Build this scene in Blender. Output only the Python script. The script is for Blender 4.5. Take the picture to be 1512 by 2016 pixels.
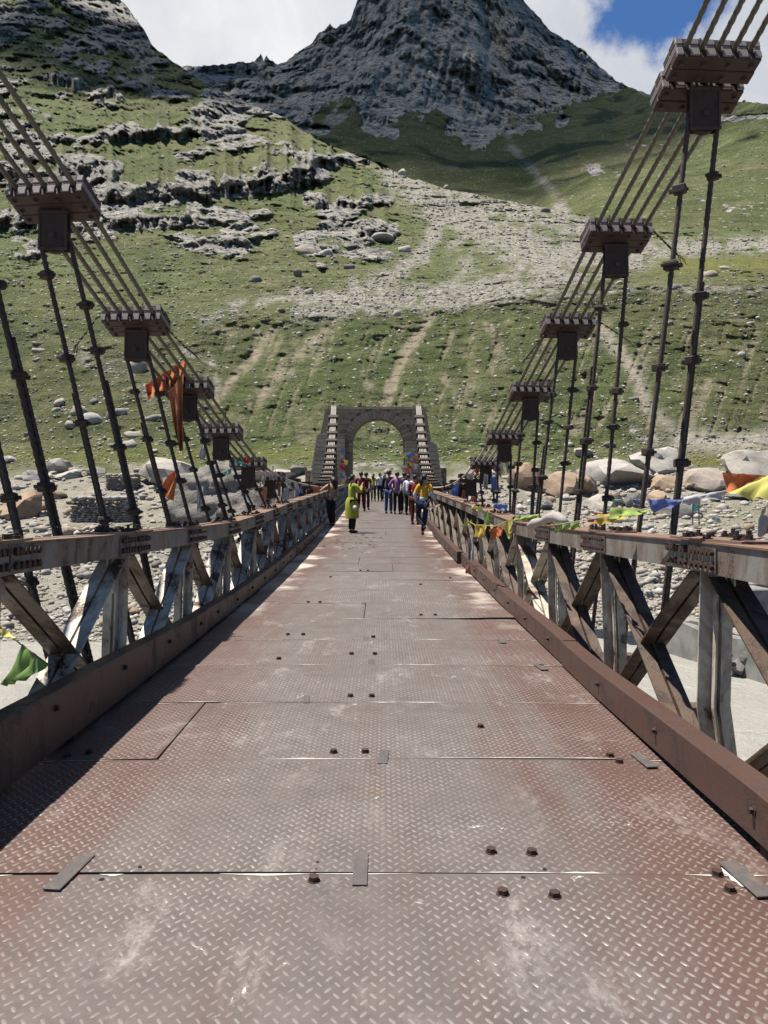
import bpy, math, random
import numpy as np
from mathutils import Vector, Matrix
random.seed(7); RNG = np.random.default_rng(7)
for o in list(bpy.data.objects): bpy.data.objects.remove(o)
scene = bpy.context.scene
COL = scene.collection

# ---------------------------------------------------------------- camera
F = 1530.0; CX, CY = 757.0, 970.0; CAMX, CAMZ = 0.105, 1.5
cam_d = bpy.data.cameras.new('camera'); cam = bpy.data.objects.new('camera', cam_d); COL.objects.link(cam)
cam.location = (CAMX, 0, CAMZ); cam.rotation_euler = (math.radians(90), 0, 0)
cam_d.sensor_fit = 'VERTICAL'; cam_d.sensor_height = 36.0; cam_d.lens = 36.0 * F / 2016.0
cam_d.shift_y = -38.0 / 2016.0; cam_d.shift_x = -1.0 / 2016.0
cam_d.clip_start = 0.05; cam_d.clip_end = 20000
scene.camera = cam

# ---------------------------------------------------------------- sun, sky, exposure
SUN_EL, SUN_AZ = math.radians(71.5), math.radians(-78)      # azimuth measured from +Y towards +X
SUN_DIR = Vector((math.sin(SUN_AZ) * math.cos(SUN_EL), math.cos(SUN_AZ) * math.cos(SUN_EL), math.sin(SUN_EL)))
sun_d = bpy.data.lights.new('sun', 'SUN'); sun = bpy.data.objects.new('sun', sun_d); COL.objects.link(sun)
sun_d.energy = 5.0; sun_d.angle = math.radians(0.53); sun_d.color = (1.0, 0.955, 0.88)
sun.rotation_euler = (-SUN_DIR).to_track_quat('-Z', 'Y').to_euler(); sun.location = (-30, 10, 60)
world = bpy.data.worlds.new('World'); scene.world = world; world.use_nodes = True
vs = scene.view_settings; vs.view_transform = 'Standard'; vs.look = 'None'; vs.gamma = 1.0; vs.exposure = 1.2
vs.use_curve_mapping = False
scene.render.engine = 'CYCLES'; scene.cycles.max_bounces = 5; scene.cycles.diffuse_bounces = 3
scene.cycles.transparent_max_bounces = 6; scene.cycles.use_denoising = True

class NT:
    """small helper around a node tree"""
    def __init__(s, nt): s.nt = nt; s.nt.nodes.clear()
    def n(s, typ, **kw):
        nd = s.nt.nodes.new('ShaderNode' + typ)
        for k, v in kw.items():
            if k in ('i',):
                for kk, vv in v.items():
                    sock = nd.inputs[kk]
                    if isinstance(vv, bpy.types.NodeSocket): s.nt.links.new(vv, sock)
                    else: sock.default_value = vv
            else: setattr(nd, k, v)
        return nd
    def link(s, a, b): s.nt.links.new(a, b)
    def math(s, op, a, b=None, c=None, clamp=False):
        nd = s.nt.nodes.new('ShaderNodeMath'); nd.operation = op; nd.use_clamp = clamp
        for k, v in enumerate((a, b, c)):
            if v is None: continue
            if isinstance(v, bpy.types.NodeSocket): s.nt.links.new(v, nd.inputs[k])
            else: nd.inputs[k].default_value = v
        return nd.outputs[0]
    def noise(s, vec, scale, detail=4, rough=0.55, dist=0.0):
        nd = s.n('TexNoise'); nd.inputs['Scale'].default_value = scale; nd.inputs['Detail'].default_value = detail
        nd.inputs['Roughness'].default_value = rough; nd.inputs['Distortion'].default_value = dist
        if vec is not None: s.link(vec, nd.inputs['Vector'])
        return nd.outputs['Fac']
    def ramp(s, fac, stops, mode='LINEAR'):
        nd = s.n('ValToRGB'); cr = nd.color_ramp; cr.interpolation = mode
        while len(cr.elements) < len(stops): cr.elements.new(0.5)
        for e, (p, c) in zip(cr.elements, stops):
            e.position = p; e.color = (c, c, c, 1) if isinstance(c, (int, float)) else (*c, 1)
        s.link(fac, nd.inputs['Fac']); return nd.outputs['Color']
    def mix(s, fac, a, b, blend='MIX'):
        nd = s.n('Mix', data_type='RGBA', blend_type=blend); nd.clamp_factor = True
        ins = [x for x in nd.inputs if x.enabled]
        for sock, v in zip((nd.inputs[0], nd.inputs[6], nd.inputs[7]), (fac, a, b)):
            if isinstance(v, bpy.types.NodeSocket): s.link(v, sock)
            elif isinstance(v, (int, float)): sock.default_value = v if sock.type == 'VALUE' else (v, v, v, 1)
            else: sock.default_value = (*v, 1)
        return nd.outputs[2]
    def map(s, vec, scale=(1, 1, 1), loc=(0, 0, 0), rot=(0, 0, 0)):
        nd = s.n('Mapping'); s.link(vec, nd.inputs['Vector'])
        nd.inputs['Scale'].default_value = scale; nd.inputs['Location'].default_value = loc; nd.inputs['Rotation'].default_value = rot
        return nd.outputs[0]
    def step(s, v, lo, hi):
        nd = s.n('MapRange', interpolation_type='SMOOTHSTEP'); s.link(v, nd.inputs[0])
        nd.inputs[1].default_value = lo; nd.inputs[2].default_value = hi
        return nd.outputs[0]
    def attr(s, name):
        nd = s.n('Attribute', attribute_name=name); return nd.outputs['Fac']

# sky: Nishita air with procedural cumulus in every direction
t = NT(world.node_tree)
sky = t.n('TexSky', sky_type='NISHITA'); sky.sun_disc = False; sky.sun_elevation = SUN_EL; sky.sun_rotation = SUN_AZ
sky.altitude = 3200; sky.air_density = 1.0; sky.dust_density = 0.4; sky.ozone_density = 1.4
gen = t.n('TexCoord').outputs['Generated']
warp = t.n('VectorMath', operation='ADD'); t.link(gen, warp.inputs[0])
nz = t.n('TexNoise'); nz.inputs['Scale'].default_value = 5.5; nz.inputs['Detail'].default_value = 8; nz.inputs['Roughness'].default_value = 0.62
t.link(gen, nz.inputs['Vector'])
sc_ = t.n('VectorMath', operation='SCALE'); t.link(nz.outputs['Color'], sc_.inputs[0]); sc_.inputs['Scale'].default_value = 0.22
sub_ = t.n('VectorMath', operation='SUBTRACT'); t.link(sc_.outputs[0], sub_.inputs[0]); sub_.inputs[1].default_value = (0.11, 0.11, 0.11)
t.link(sub_.outputs[0], warp.inputs[1])
wv = warp.outputs[0]
cover = t.step(t.noise(wv, 2.1, 7, 0.6), 0.58, 0.67)
hole_c = Vector((0.365, 1.0, 0.66)).normalized()
dist = t.n('VectorMath', operation='DISTANCE'); t.link(wv, dist.inputs[0]); dist.inputs[1].default_value = hole_c
hole = t.step(dist.outputs['Value'], 0.060, 0.095)                      # the blue gap in the cloud
bank_c = Vector((0.10, 1.0, 0.58)).normalized()                          # the cloud bank behind the peak
dist2 = t.n('VectorMath', operation='DISTANCE'); t.link(wv, dist2.inputs[0]); dist2.inputs[1].default_value = bank_c
bank = t.math('SUBTRACT', 1.0, t.step(dist2.outputs['Value'], 0.42, 0.56))
cloud = t.math('MULTIPLY', t.math('MAXIMUM', cover, bank), hole)
shade = t.noise(wv, 3.2, 5, 0.55)
ccol = t.ramp(shade, [(0.32, (4.5, 4.75, 5.3)), (0.62, (7.4, 7.5, 7.65))])
skyc = t.mix(cloud, t.mix(1.0, sky.outputs[0], (0.66, 0.98, 1.28), 'MULTIPLY'), ccol)
bg = t.n('Background'); t.link(skyc, bg.inputs['Color']); bg.inputs['Strength'].default_value = 0.052
out = t.n('OutputWorld'); t.link(bg.outputs[0], out.inputs['Surface'])

# ---------------------------------------------------------------- helpers
def W(px, py, d):
    """world point at depth d (metres ahead) along the line through a picture position"""
    return Vector((CAMX + (px - CX) / F * d, d, CAMZ + (CY - py) / F * d))

def tab(x, pts):
    xs = [p[0] for p in pts]; ys = [p[1] for p in pts]
    return float(np.interp(x, xs, ys))

def props(o, label=None, cat=None, group=None, kind=None):
    if label: o['label'] = label
    if cat: o['category'] = cat
    if group: o['group'] = group
    if kind: o['kind'] = kind
    return o

def thing(name, label, cat, loc=(0, 0, 0), group=None):
    o = bpy.data.objects.new(name, None); COL.objects.link(o); o.location = loc; o.empty_display_size = 0.2
    return props(o, label, cat, group)

def obj(name, me, parent=None, loc=None, rot=None, scale=None):
    o = bpy.data.objects.new(name, me); COL.objects.link(o)
    if parent is not None: o.parent = parent
    if loc is not None: o.location = loc
    if rot is not None: o.rotation_euler = rot
    if scale is not None: o.scale = scale
    return o

def mesh_np(name, v, f, mat=None, smooth=False):
    me = bpy.data.meshes.new(name)
    v = np.asarray(v, dtype=np.float32)
    if isinstance(f, np.ndarray):
        k = f.shape[1]
        me.vertices.add(len(v)); me.vertices.foreach_set('co', v.ravel())
        me.loops.add(f.size); me.loops.foreach_set('vertex_index', f.astype(np.int32).ravel())
        me.polygons.add(len(f)); me.polygons.foreach_set('loop_start', np.arange(0, f.size, k, dtype=np.int32))
        me.polygons.foreach_set('loop_total', np.full(len(f), k, dtype=np.int32))
        me.update(calc_edges=True)
    else:
        me.from_pydata([tuple(p) for p in v], [], f); me.update()
    if mat: me.materials.append(mat)
    if smooth: me.polygons.foreach_set('use_smooth', np.ones(len(me.polygons), dtype=bool))
    return me

class MB:
    def __init__(s): s.v = []; s.f = []
    def add(s, vs_, fs):
        b = len(s.v); s.v.extend([Vector(p) for p in vs_]); s.f.extend([[b + i for i in q] for q in fs]); return s
    def box(s, c, half, R=None, ch=0.0):
        c = Vector(c); hx, hy, hz = half; ch = min(ch, 0.45 * min(half))
        if ch <= 0:
            p = [Vector((sx * hx, sy * hy, sz * hz)) for sx in (-1, 1) for sy in (-1, 1) for sz in (-1, 1)]
            fs = [(0, 1, 3, 2), (4, 6, 7, 5), (0, 4, 5, 1), (2, 3, 7, 6), (0, 2, 6, 4), (1, 5, 7, 3)]
        else:
            p = []; idx = {}
            for sx in (-1, 1):
                for sy in (-1, 1):
                    for sz in (-1, 1):
                        for a in range(3):
                            q = [sx * (hx - ch), sy * (hy - ch), sz * (hz - ch)]; h = (hx, hy, hz)[a]; q[a] = (sx, sy, sz)[a] * h
                            idx[(sx, sy, sz, a)] = len(p); p.append(Vector(q))
            fs = []
            for a in range(3):
                b, c2 = (a + 1) % 3, (a + 2) % 3
                for sa in (-1, 1):
                    ring = []
                    for sb, sc in ((-1, -1), (1, -1), (1, 1), (-1, 1)):
                        k = [0, 0, 0]; k[a] = sa; k[b] = sb; k[c2] = sc; ring.append(idx[(*k, a)])
                    fs.append(ring if sa > 0 else ring[::-1])
            for a in range(3):
                b, c2 = (a + 1) % 3, (a + 2) % 3
                for sb in (-1, 1):
                    for sc in (-1, 1):
                        k0 = [0, 0, 0]; k1 = [0, 0, 0]; k0[a] = -1; k1[a] = 1
                        for k in (k0, k1): k[b] = sb; k[c2] = sc
                        q = [idx[(*k0, b)], idx[(*k1, b)], idx[(*k1, c2)], idx[(*k0, c2)]]
                        fs.append(q if sb * sc > 0 else q[::-1])
            for sx in (-1, 1):
                for sy in (-1, 1):
                    for sz in (-1, 1):
                        q = [idx[(sx, sy, sz, a)] for a in range(3)]
                        fs.append(q if sx * sy * sz > 0 else q[::-1])
        if R is not None: p = [R @ q for q in p]
        return s.add([q + c for q in p], fs)
    def sweep(s, prof, pts, u=None, caps=True, closed=True, twist=None, scale=None):
        """prof: list of (u, n) offsets; pts: path; u: the side vector"""
        pts = [Vector(p) for p in pts]; n = len(pts); k = len(prof); vs_ = []
        for i, p in enumerate(pts):
            tg = (pts[min(i + 1, n - 1)] - pts[max(i - 1, 0)]).normalized()
            uu = Vector(u) if u is not None else (Vector((0, 0, 1)) if abs(tg.z) < 0.9 else Vector((1, 0, 0)))
            uu = (uu - tg * uu.dot(tg)).normalized(); nn = tg.cross(uu) * -1
            a = twist[i] if twist is not None else 0.0; ca, sa = math.cos(a), math.sin(a); sc = scale[i] if scale is not None else 1.0
            for (a_, b_) in prof:
                x, y = a_ * ca - b_ * sa, a_ * sa + b_ * ca
                vs_.append(p + uu * (x * sc) + nn * (y * sc))
        fs = []
        for i in range(n - 1):
            for j in range(k if closed else k - 1):
                j2 = (j + 1) % k; fs.append((i * k + j, (i + 1) * k + j, (i + 1) * k + j2, i * k + j2))
        if caps: fs.append(list(range(k))); fs.append([(n - 1) * k + j for j in range(k)][::-1])
        return s.add(vs_, fs)
    def tube(s, pts, r, k=8, caps=True):
        rs = r if isinstance(r, (list, tuple)) else [r] * len(pts)
        prof = [(math.cos(2 * math.pi * j / k), math.sin(2 * math.pi * j / k)) for j in range(k)]
        return s.sweep(prof, pts, None, caps, True, None, rs)
    def prism(s, poly, axis_o, ax, ay, az, depth):
        """polygon in (ax, ay) at origin axis_o, extruded along az by depth"""
        o = Vector(axis_o); ax, ay, az = Vector(ax), Vector(ay), Vector(az); k = len(poly)
        vs_ = [o + ax * a + ay * b for a, b in poly] + [o + ax * a + ay * b + az * depth for a, b in poly]
        fs = [list(range(k))[::-1], list(range(k, 2 * k))] + [(j, (j + 1) % k, k + (j + 1) % k, k + j) for j in range(k)]
        return s.add(vs_, fs)
    def build(s, name, mat, parent=None, origin=(0, 0, 0), smooth=False):
        o_ = Vector(origin); me = bpy.data.meshes.new(name)
        me.from_pydata([tuple(p - o_) for p in s.v], [], s.f); me.update()
        import bmesh
        bm = bmesh.new(); bm.from_mesh(me); bmesh.ops.recalc_face_normals(bm, faces=bm.faces); bm.to_mesh(me); bm.free()
        if mat: me.materials.append(mat)
        if smooth: me.polygons.foreach_set('use_smooth', np.ones(len(me.polygons), dtype=bool))
        return obj(name, me, parent)

# gradient noise (numpy)
_perm = np.random.default_rng(11).permutation(256); _perm = np.concatenate([_perm, _perm, _perm])
_g = np.random.default_rng(12).normal(size=(256, 3)); _g /= np.linalg.norm(_g, axis=1)[:, None]
def pn(x, y, z):
    x, y, z = np.broadcast_arrays(np.asarray(x, float), np.asarray(y, float), np.asarray(z, float))
    xi, yi, zi = (np.floor(a).astype(int) for a in (x, y, z)); xf, yf, zf = x - xi, y - yi, z - zi
    xi &= 255; yi &= 255; zi &= 255
    fade = lambda q: q * q * q * (q * (q * 6 - 15) + 10)
    u, v, w = fade(xf), fade(yf), fade(zf); r = 0
    for dx in (0, 1):
        for dy in (0, 1):
            for dz in (0, 1):
                h = _perm[_perm[_perm[xi + dx] + yi + dy] + zi + dz]; g = _g[h]
                dot = g[..., 0] * (xf - dx) + g[..., 1] * (yf - dy) + g[..., 2] * (zf - dz)
                r = r + dot * (u if dx else 1 - u) * (v if dy else 1 - v) * (w if dz else 1 - w)
    return r * 1.6
def fbm(x, y, z, oct=5, gain=0.5, lac=2.03):
    a, s_ = 1.0, 0.0
    for k in range(oct):
        s_ = s_ + a * pn(x, y, z + 17.3 * k); x, y, z = x * lac, y * lac, z * lac; a *= gain
    return s_
def ridged(x, y, z, oct=5, gain=0.5):
    a, s_ = 1.0, 0.0
    for k in range(oct):
        s_ = s_ + a * (1 - 2 * np.abs(pn(x, y, z + 9.1 * k))); x, y, z = x * 2.1, y * 2.1, z * 2.1; a *= gain
    return s_
def sstep(x, a, b):
    q = np.clip((x - a) / (b - a), 0, 1); return q * q * (3 - 2 * q)
# ---------------------------------------------------------------- materials
def new_mat(name):
    m = bpy.data.materials.new(name); m.use_nodes = True; return m, NT(m.node_tree)
def finish(m, t, col, rough=0.8, metal=0.0, bump=None, bstr=0.3, bdist=0.02, spec=0.3, extra=None):
    b = t.n('BsdfPrincipled')
    for k, v in (('Base Color', col), ('Roughness', rough), ('Metallic', metal), ('Specular IOR Level', spec)):
        if isinstance(v, bpy.types.NodeSocket): t.link(v, b.inputs[k])
        elif k == 'Base Color': b.inputs[k].default_value = (*v, 1)
        else: b.inputs[k].default_value = v
    if bump is not None:
        bn = t.n('Bump'); bn.inputs['Strength'].default_value = bstr; bn.inputs['Distance'].default_value = bdist
        t.link(bump, bn.inputs['Height']); t.link(bn.outputs[0], b.inputs['Normal'])
    o = t.n('OutputMaterial'); t.link(b.outputs[0], o.inputs['Surface'])
    return m
MAT = {}
def pos(t): return t.n('NewGeometry').outputs['Position']

# rolled steel deck, reddish paint and rust worn grey and dusty along the wheel lane
m, t = new_mat('deck_steel'); P = pos(t)
sx = t.n('SeparateXYZ'); t.link(P, sx.inputs[0]); X, Y = sx.outputs[0], sx.outputs[1]
edge = t.step(t.math('ABSOLUTE', t.math('ADD', X, 0.05)), 0.55, 1.7)
streak = t.noise(t.map(P, (2.6, 0.35, 1)), 1.0, 5, 0.6)
blot = t.noise(P, 1.3, 6, 0.65, 0.4); fine = t.noise(P, 38, 4, 0.7); mid = t.noise(P, 6, 5, 0.65)
red = t.mix(blot, (0.058, 0.029, 0.022), (0.110, 0.066, 0.054)); grey = t.mix(mid, (0.058, 0.047, 0.042), (0.140, 0.117, 0.107))
c = t.mix(t.step(t.math('ADD', t.math('MULTIPLY', edge, 0.62), t.math('MULTIPLY', t.math('SUBTRACT', streak, 0.5), 1.5)), -0.05, 0.55), grey, red)
dust = t.math('MULTIPLY', t.step(t.noise(t.map(P, (1.0, 0.55, 1)), 2.3, 7, 0.7, 0.6), 0.53, 0.72), 0.75)
dust = t.math('MULTIPLY', dust, t.step(t.noise(t.map(P, (1, 0.5, 1)), 22, 5, 0.7), 0.36, 0.60))
c = t.mix(dust, c, (0.30, 0.268, 0.25))
sand = t.math('MULTIPLY', t.step(t.math('ADD', t.noise(P, 0.8, 6, 0.6), t.math('MULTIPLY', edge, 0.25)), 0.70, 0.86), t.step(Y, 6.5, 12.0))
c = t.mix(sand, c, (0.42, 0.36, 0.305))
scuff = t.math('MULTIPLY', t.step(t.noise(P, 4.1, 8, 0.78, 1.2), 0.635, 0.665), t.step(mid, 0.40, 0.58))
c = t.mix(scuff, c, (0.50, 0.475, 0.45))
orange = t.math('MULTIPLY', t.step(t.noise(t.map(P, loc=(7, 3, 0)), 2.2, 5, 0.6), 0.66, 0.76), 0.45)
c = t.mix(orange, c, (0.24, 0.13, 0.08))
c = t.mix(t.math('MULTIPLY', t.step(fine, 0.5, 0.75), 0.35), c, (0.12, 0.085, 0.075))
MAT['deck'] = finish(m, t, c, t.math('ADD', 0.34, t.math('MULTIPLY', fine, 0.30)), 0.20, fine, 0.15, 0.004, 0.5)
# lugs of the chequer plate: the same steel, polished on top by feet, glints put into the lighter colour
m, t = new_mat('tread_steel'); P = pos(t)
n1 = t.noise(P, 2.0, 6, 0.65, 0.5); n2 = t.noise(P, 55, 3, 0.6)
sx = t.n('SeparateXYZ'); t.link(P, sx.inputs[0])
edge = t.step(t.math('ABSOLUTE', sx.outputs[0]), 0.6, 1.5)
c = t.mix(n1, (0.095, 0.079, 0.072), (0.31, 0.283, 0.268)); c = t.mix(t.math('MULTIPLY', edge, 0.5), c, (0.20, 0.135, 0.118))
MAT['tread'] = finish(m, t, c, 0.36, 0.35, n2, 0.1, 0.002, 0.6)

def painted_rust(name, paint, rust, lo, hi, scale=3.0, rough=0.6, bleed=0.5):
    m, t = new_mat(name); P = pos(t)
    a = t.noise(t.map(P, (1, 1, 0.55)), scale, 8, 0.72, 0.6); b = t.noise(P, scale * 7, 4, 0.65); f = t.noise(P, scale * 22, 3, 0.6)
    c = t.mix(b, [q * 0.78 for q in paint], [min(1, q * 1.1) for q in paint])
    c = t.mix(t.math('MULTIPLY', t.step(a, lo - 0.14, lo), bleed), c, (rust[0] * 2.6, rust[1] * 2.2, rust[2] * 1.7))
    mask = t.step(t.math('ADD', a, t.math('MULTIPLY', t.math('SUBTRACT', f, 0.5), 0.18)), lo, hi)
    c = t.mix(mask, c, t.mix(b, rust, [q * 2.0 for q in rust]))
    MAT[name] = finish(m, t, c, t.math('ADD', rough - 0.1, t.math('MULTIPLY', mask, 0.25)), 0.0, t.math('ADD', mask, f), 0.35, 0.004, 0.35)
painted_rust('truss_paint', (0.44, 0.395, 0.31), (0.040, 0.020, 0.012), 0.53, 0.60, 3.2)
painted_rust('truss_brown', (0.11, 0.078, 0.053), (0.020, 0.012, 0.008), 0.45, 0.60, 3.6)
painted_rust('chord_paint', (0.17, 0.158, 0.138), (0.030, 0.017, 0.011), 0.54, 0.66, 3.0)
painted_rust('cap_rust', (0.17, 0.120, 0.090), (0.055, 0.030, 0.022), 0.50, 0.68, 2.4, 0.62)
painted_rust('curb_paint', (0.058, 0.032, 0.026), (0.026, 0.015, 0.012), 0.50, 0.66, 3.4, 0.55, 0.25)
painted_rust('clamp_wood', (0.028, 0.0125, 0.0098), (0.014, 0.0078, 0.0065), 0.55, 0.75, 9.0, 0.75, 0.1)
painted_rust('clamp_end', (0.15, 0.13, 0.127), (0.10, 0.06, 0.05), 0.60, 0.75, 9.0, 0.7, 0.2)
painted_rust('bracket_iron', (0.015, 0.0105, 0.0085), (0.022, 0.012, 0.009), 0.52, 0.68, 6.0, 0.85, 0.3)
painted_rust('bolt_rust', (0.036, 0.018, 0.0125), (0.018, 0.010, 0.008), 0.5, 0.65, 14.0, 0.75, 0.2)
painted_rust('rope_dark', (0.036, 0.023, 0.017), (0.020, 0.012, 0.009), 0.52, 0.68, 7.0, 0.85, 0.1)
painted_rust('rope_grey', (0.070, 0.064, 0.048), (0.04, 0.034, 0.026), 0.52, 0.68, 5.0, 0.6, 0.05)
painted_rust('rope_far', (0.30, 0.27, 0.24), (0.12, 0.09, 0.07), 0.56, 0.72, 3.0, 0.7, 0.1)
painted_rust('slot_steel', (0.075, 0.070, 0.068), (0.11, 0.075, 0.06), 0.58, 0.7, 12.0, 0.5, 0.1)

def simple(name, a, b, scale=5, rough=0.85, bstr=0.3, bdist=0.02, detail=6, spec=0.25):
    m, t = new_mat(name); P = pos(t); n_ = t.noise(P, scale, detail, 0.62)
    MAT[name] = finish(m, t, t.mix(t.step(n_, 0.3, 0.7), a, b), rough, 0, n_, bstr, bdist, spec)
simple('masonry_core', (0.085, 0.075, 0.06), (0.13, 0.115, 0.095), 4)
simple('concrete', (0.11, 0.106, 0.095), (0.19, 0.182, 0.163), 1.2, 0.9, 0.4, 0.05)
simple('mud', (0.03, 0.025, 0.02), (0.07, 0.055, 0.045), 30, 0.95)
m, t = new_mat('cloud_white')                                             # thin cloud: part of the sun comes through
b_ = t.n('BsdfDiffuse'); b_.inputs['Color'].default_value = (0.8, 0.8, 0.82, 1); tr_ = t.n('BsdfTransparent'); mx_ = t.n('MixShader')
oc_ = t.n('TexCoord').outputs['Object']; gl_ = t.n('VectorMath', operation='LENGTH'); t.link(t.map(oc_, (1, 1, 0)), gl_.inputs[0])
nz_ = t.noise(oc_, 2.2, 6, 0.65); dens_ = t.math('MULTIPLY', t.step(t.math('ADD', gl_.outputs['Value'], t.math('MULTIPLY', t.math('SUBTRACT', nz_, 0.5), 1.1)), 1.15, 0.66), 0.66)
t.link(dens_, mx_.inputs[0])
t.link(tr_.outputs[0], mx_.inputs[1]); t.link(b_.outputs[0], mx_.inputs[2]); o_ = t.n('OutputMaterial'); t.link(mx_.outputs[0], o_.inputs['Surface']); MAT['cloud_white'] = m

def tinted(name, cols, scale, rough=0.9, bstr=0.5, bdist=0.03, dark=(0.06, 0.055, 0.05), lichen=0.35, own=True, cracks=0.6):
    """stone: colour picked per object, with grain, cracks and lichen"""
    m, t = new_mat(name); P = pos(t)
    rnd = t.n('ObjectInfo').outputs['Random']
    if own:                                                             # grain follows each stone, differently on each
        va = t.n('VectorMath', operation='ADD'); t.link(t.n('TexCoord').outputs['Object'], va.inputs[0]); vb = t.n('CombineXYZ')
        for k_, mul in enumerate((37.0, 61.0, 83.0)): t.link(t.math('MULTIPLY', rnd, mul), vb.inputs[k_])
        t.link(vb.outputs[0], va.inputs[1]); P = va.outputs[0]
    base = t.ramp(rnd, [(k / max(1, len(cols) - 1), [q * 0.82 for q in c_]) for k, c_ in enumerate(cols)])
    n1 = t.noise(P, scale, 7, 0.65, 0.3); n2 = t.noise(P, scale * 6, 4, 0.7)
    c = t.mix(t.step(n1, 0.3, 0.7), t.mix(1.0, base, (0.72, 0.71, 0.70), 'MULTIPLY'), base)
    c = t.mix(t.math('MULTIPLY', t.step(n2, 0.55, 0.72), lichen), c, dark)
    cr = t.n('TexVoronoi', feature='DISTANCE_TO_EDGE'); cr.inputs['Scale'].default_value = scale * 1.1
    t.link(t.map(P, (1, 1, 1.7)), cr.inputs['Vector']); c = t.mix(t.math('MULTIPLY', t.step(t.math('ADD', cr.outputs['Distance'], t.math('MULTIPLY', n2, 0.10)), 0.075, 0.03), cracks), c, dark)
    c = t.mix(t.math('MULTIPLY', t.step(t.noise(P, scale * 0.7, 4, 0.6), 0.5, 0.7), 0.45), c, t.mix(1.0, c, (0.62, 0.58, 0.52), 'MULTIPLY'))
    MAT[name] = finish(m, t, c, rough, 0, t.math('ADD', n1, t.math('MULTIPLY', n2, 0.5)), bstr, bdist, 0.2)
tinted('boulder', [(0.40, 0.36, 0.31), (0.34, 0.28, 0.215), (0.43, 0.41, 0.375), (0.29, 0.27, 0.245), (0.38, 0.30, 0.23)], 1.9, bstr=0.8, bdist=0.08)
tinted('boulder_tan', [(0.36, 0.245, 0.16), (0.31, 0.225, 0.155), (0.40, 0.29, 0.20)], 1.9, bstr=0.8, bdist=0.08)
tinted('boulder_grey', [(0.21, 0.20, 0.183), (0.175, 0.166, 0.152), (0.235, 0.215, 0.188)], 1.9, bstr=0.8, bdist=0.08)
tinted('boulder_pale', [(0.38, 0.35, 0.315), (0.40, 0.365, 0.315), (0.36, 0.325, 0.28)], 1.9, bstr=0.8, bdist=0.08)
tinted('rock_huge', [(0.235, 0.215, 0.185), (0.24, 0.22, 0.19)], 0.85, bstr=1.0, bdist=0.25, own=False, cracks=0.55, dark=(0.05, 0.046, 0.038))
tinted('masonry', [(0.27, 0.212, 0.145), (0.32, 0.258, 0.182), (0.22, 0.172, 0.12), (0.295, 0.24, 0.175)], 2.5, own=False, cracks=0.0, dark=(0.045, 0.04, 0.032))
tinted('masonry_render', [(0.36, 0.29, 0.21), (0.40, 0.325, 0.24)], 1.2, own=False, cracks=0.0, bstr=0.2, dark=(0.13, 0.11, 0.085))

# glacial river water, thick with silt
m, t = new_mat('silt_water'); P = pos(t)
w1 = t.noise(t.map(P, (0.8, 0.8, 1), rot=(0, 0, 0.35)), 0.55, 7, 0.62, 1.2); w2 = t.noise(P, 4.0, 5, 0.65, 0.8)
foam = t.math('MULTIPLY', t.step(t.noise(t.map(P, (0.35, 1.1, 1), rot=(0, 0, 0.3)), 0.5, 8, 0.72, 1.0), 0.57, 0.72), 0.5)
c = t.mix(w1, (0.205, 0.195, 0.168), (0.27, 0.258, 0.226)); c = t.mix(foam, c, (0.40, 0.39, 0.365))
MAT['water'] = finish(m, t, c, 0.28, 0, t.math('ADD', t.math('MULTIPLY', w1, 1.0), t.math('MULTIPLY', w2, 0.25)), 0.8, 0.35, 0.4)

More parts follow.
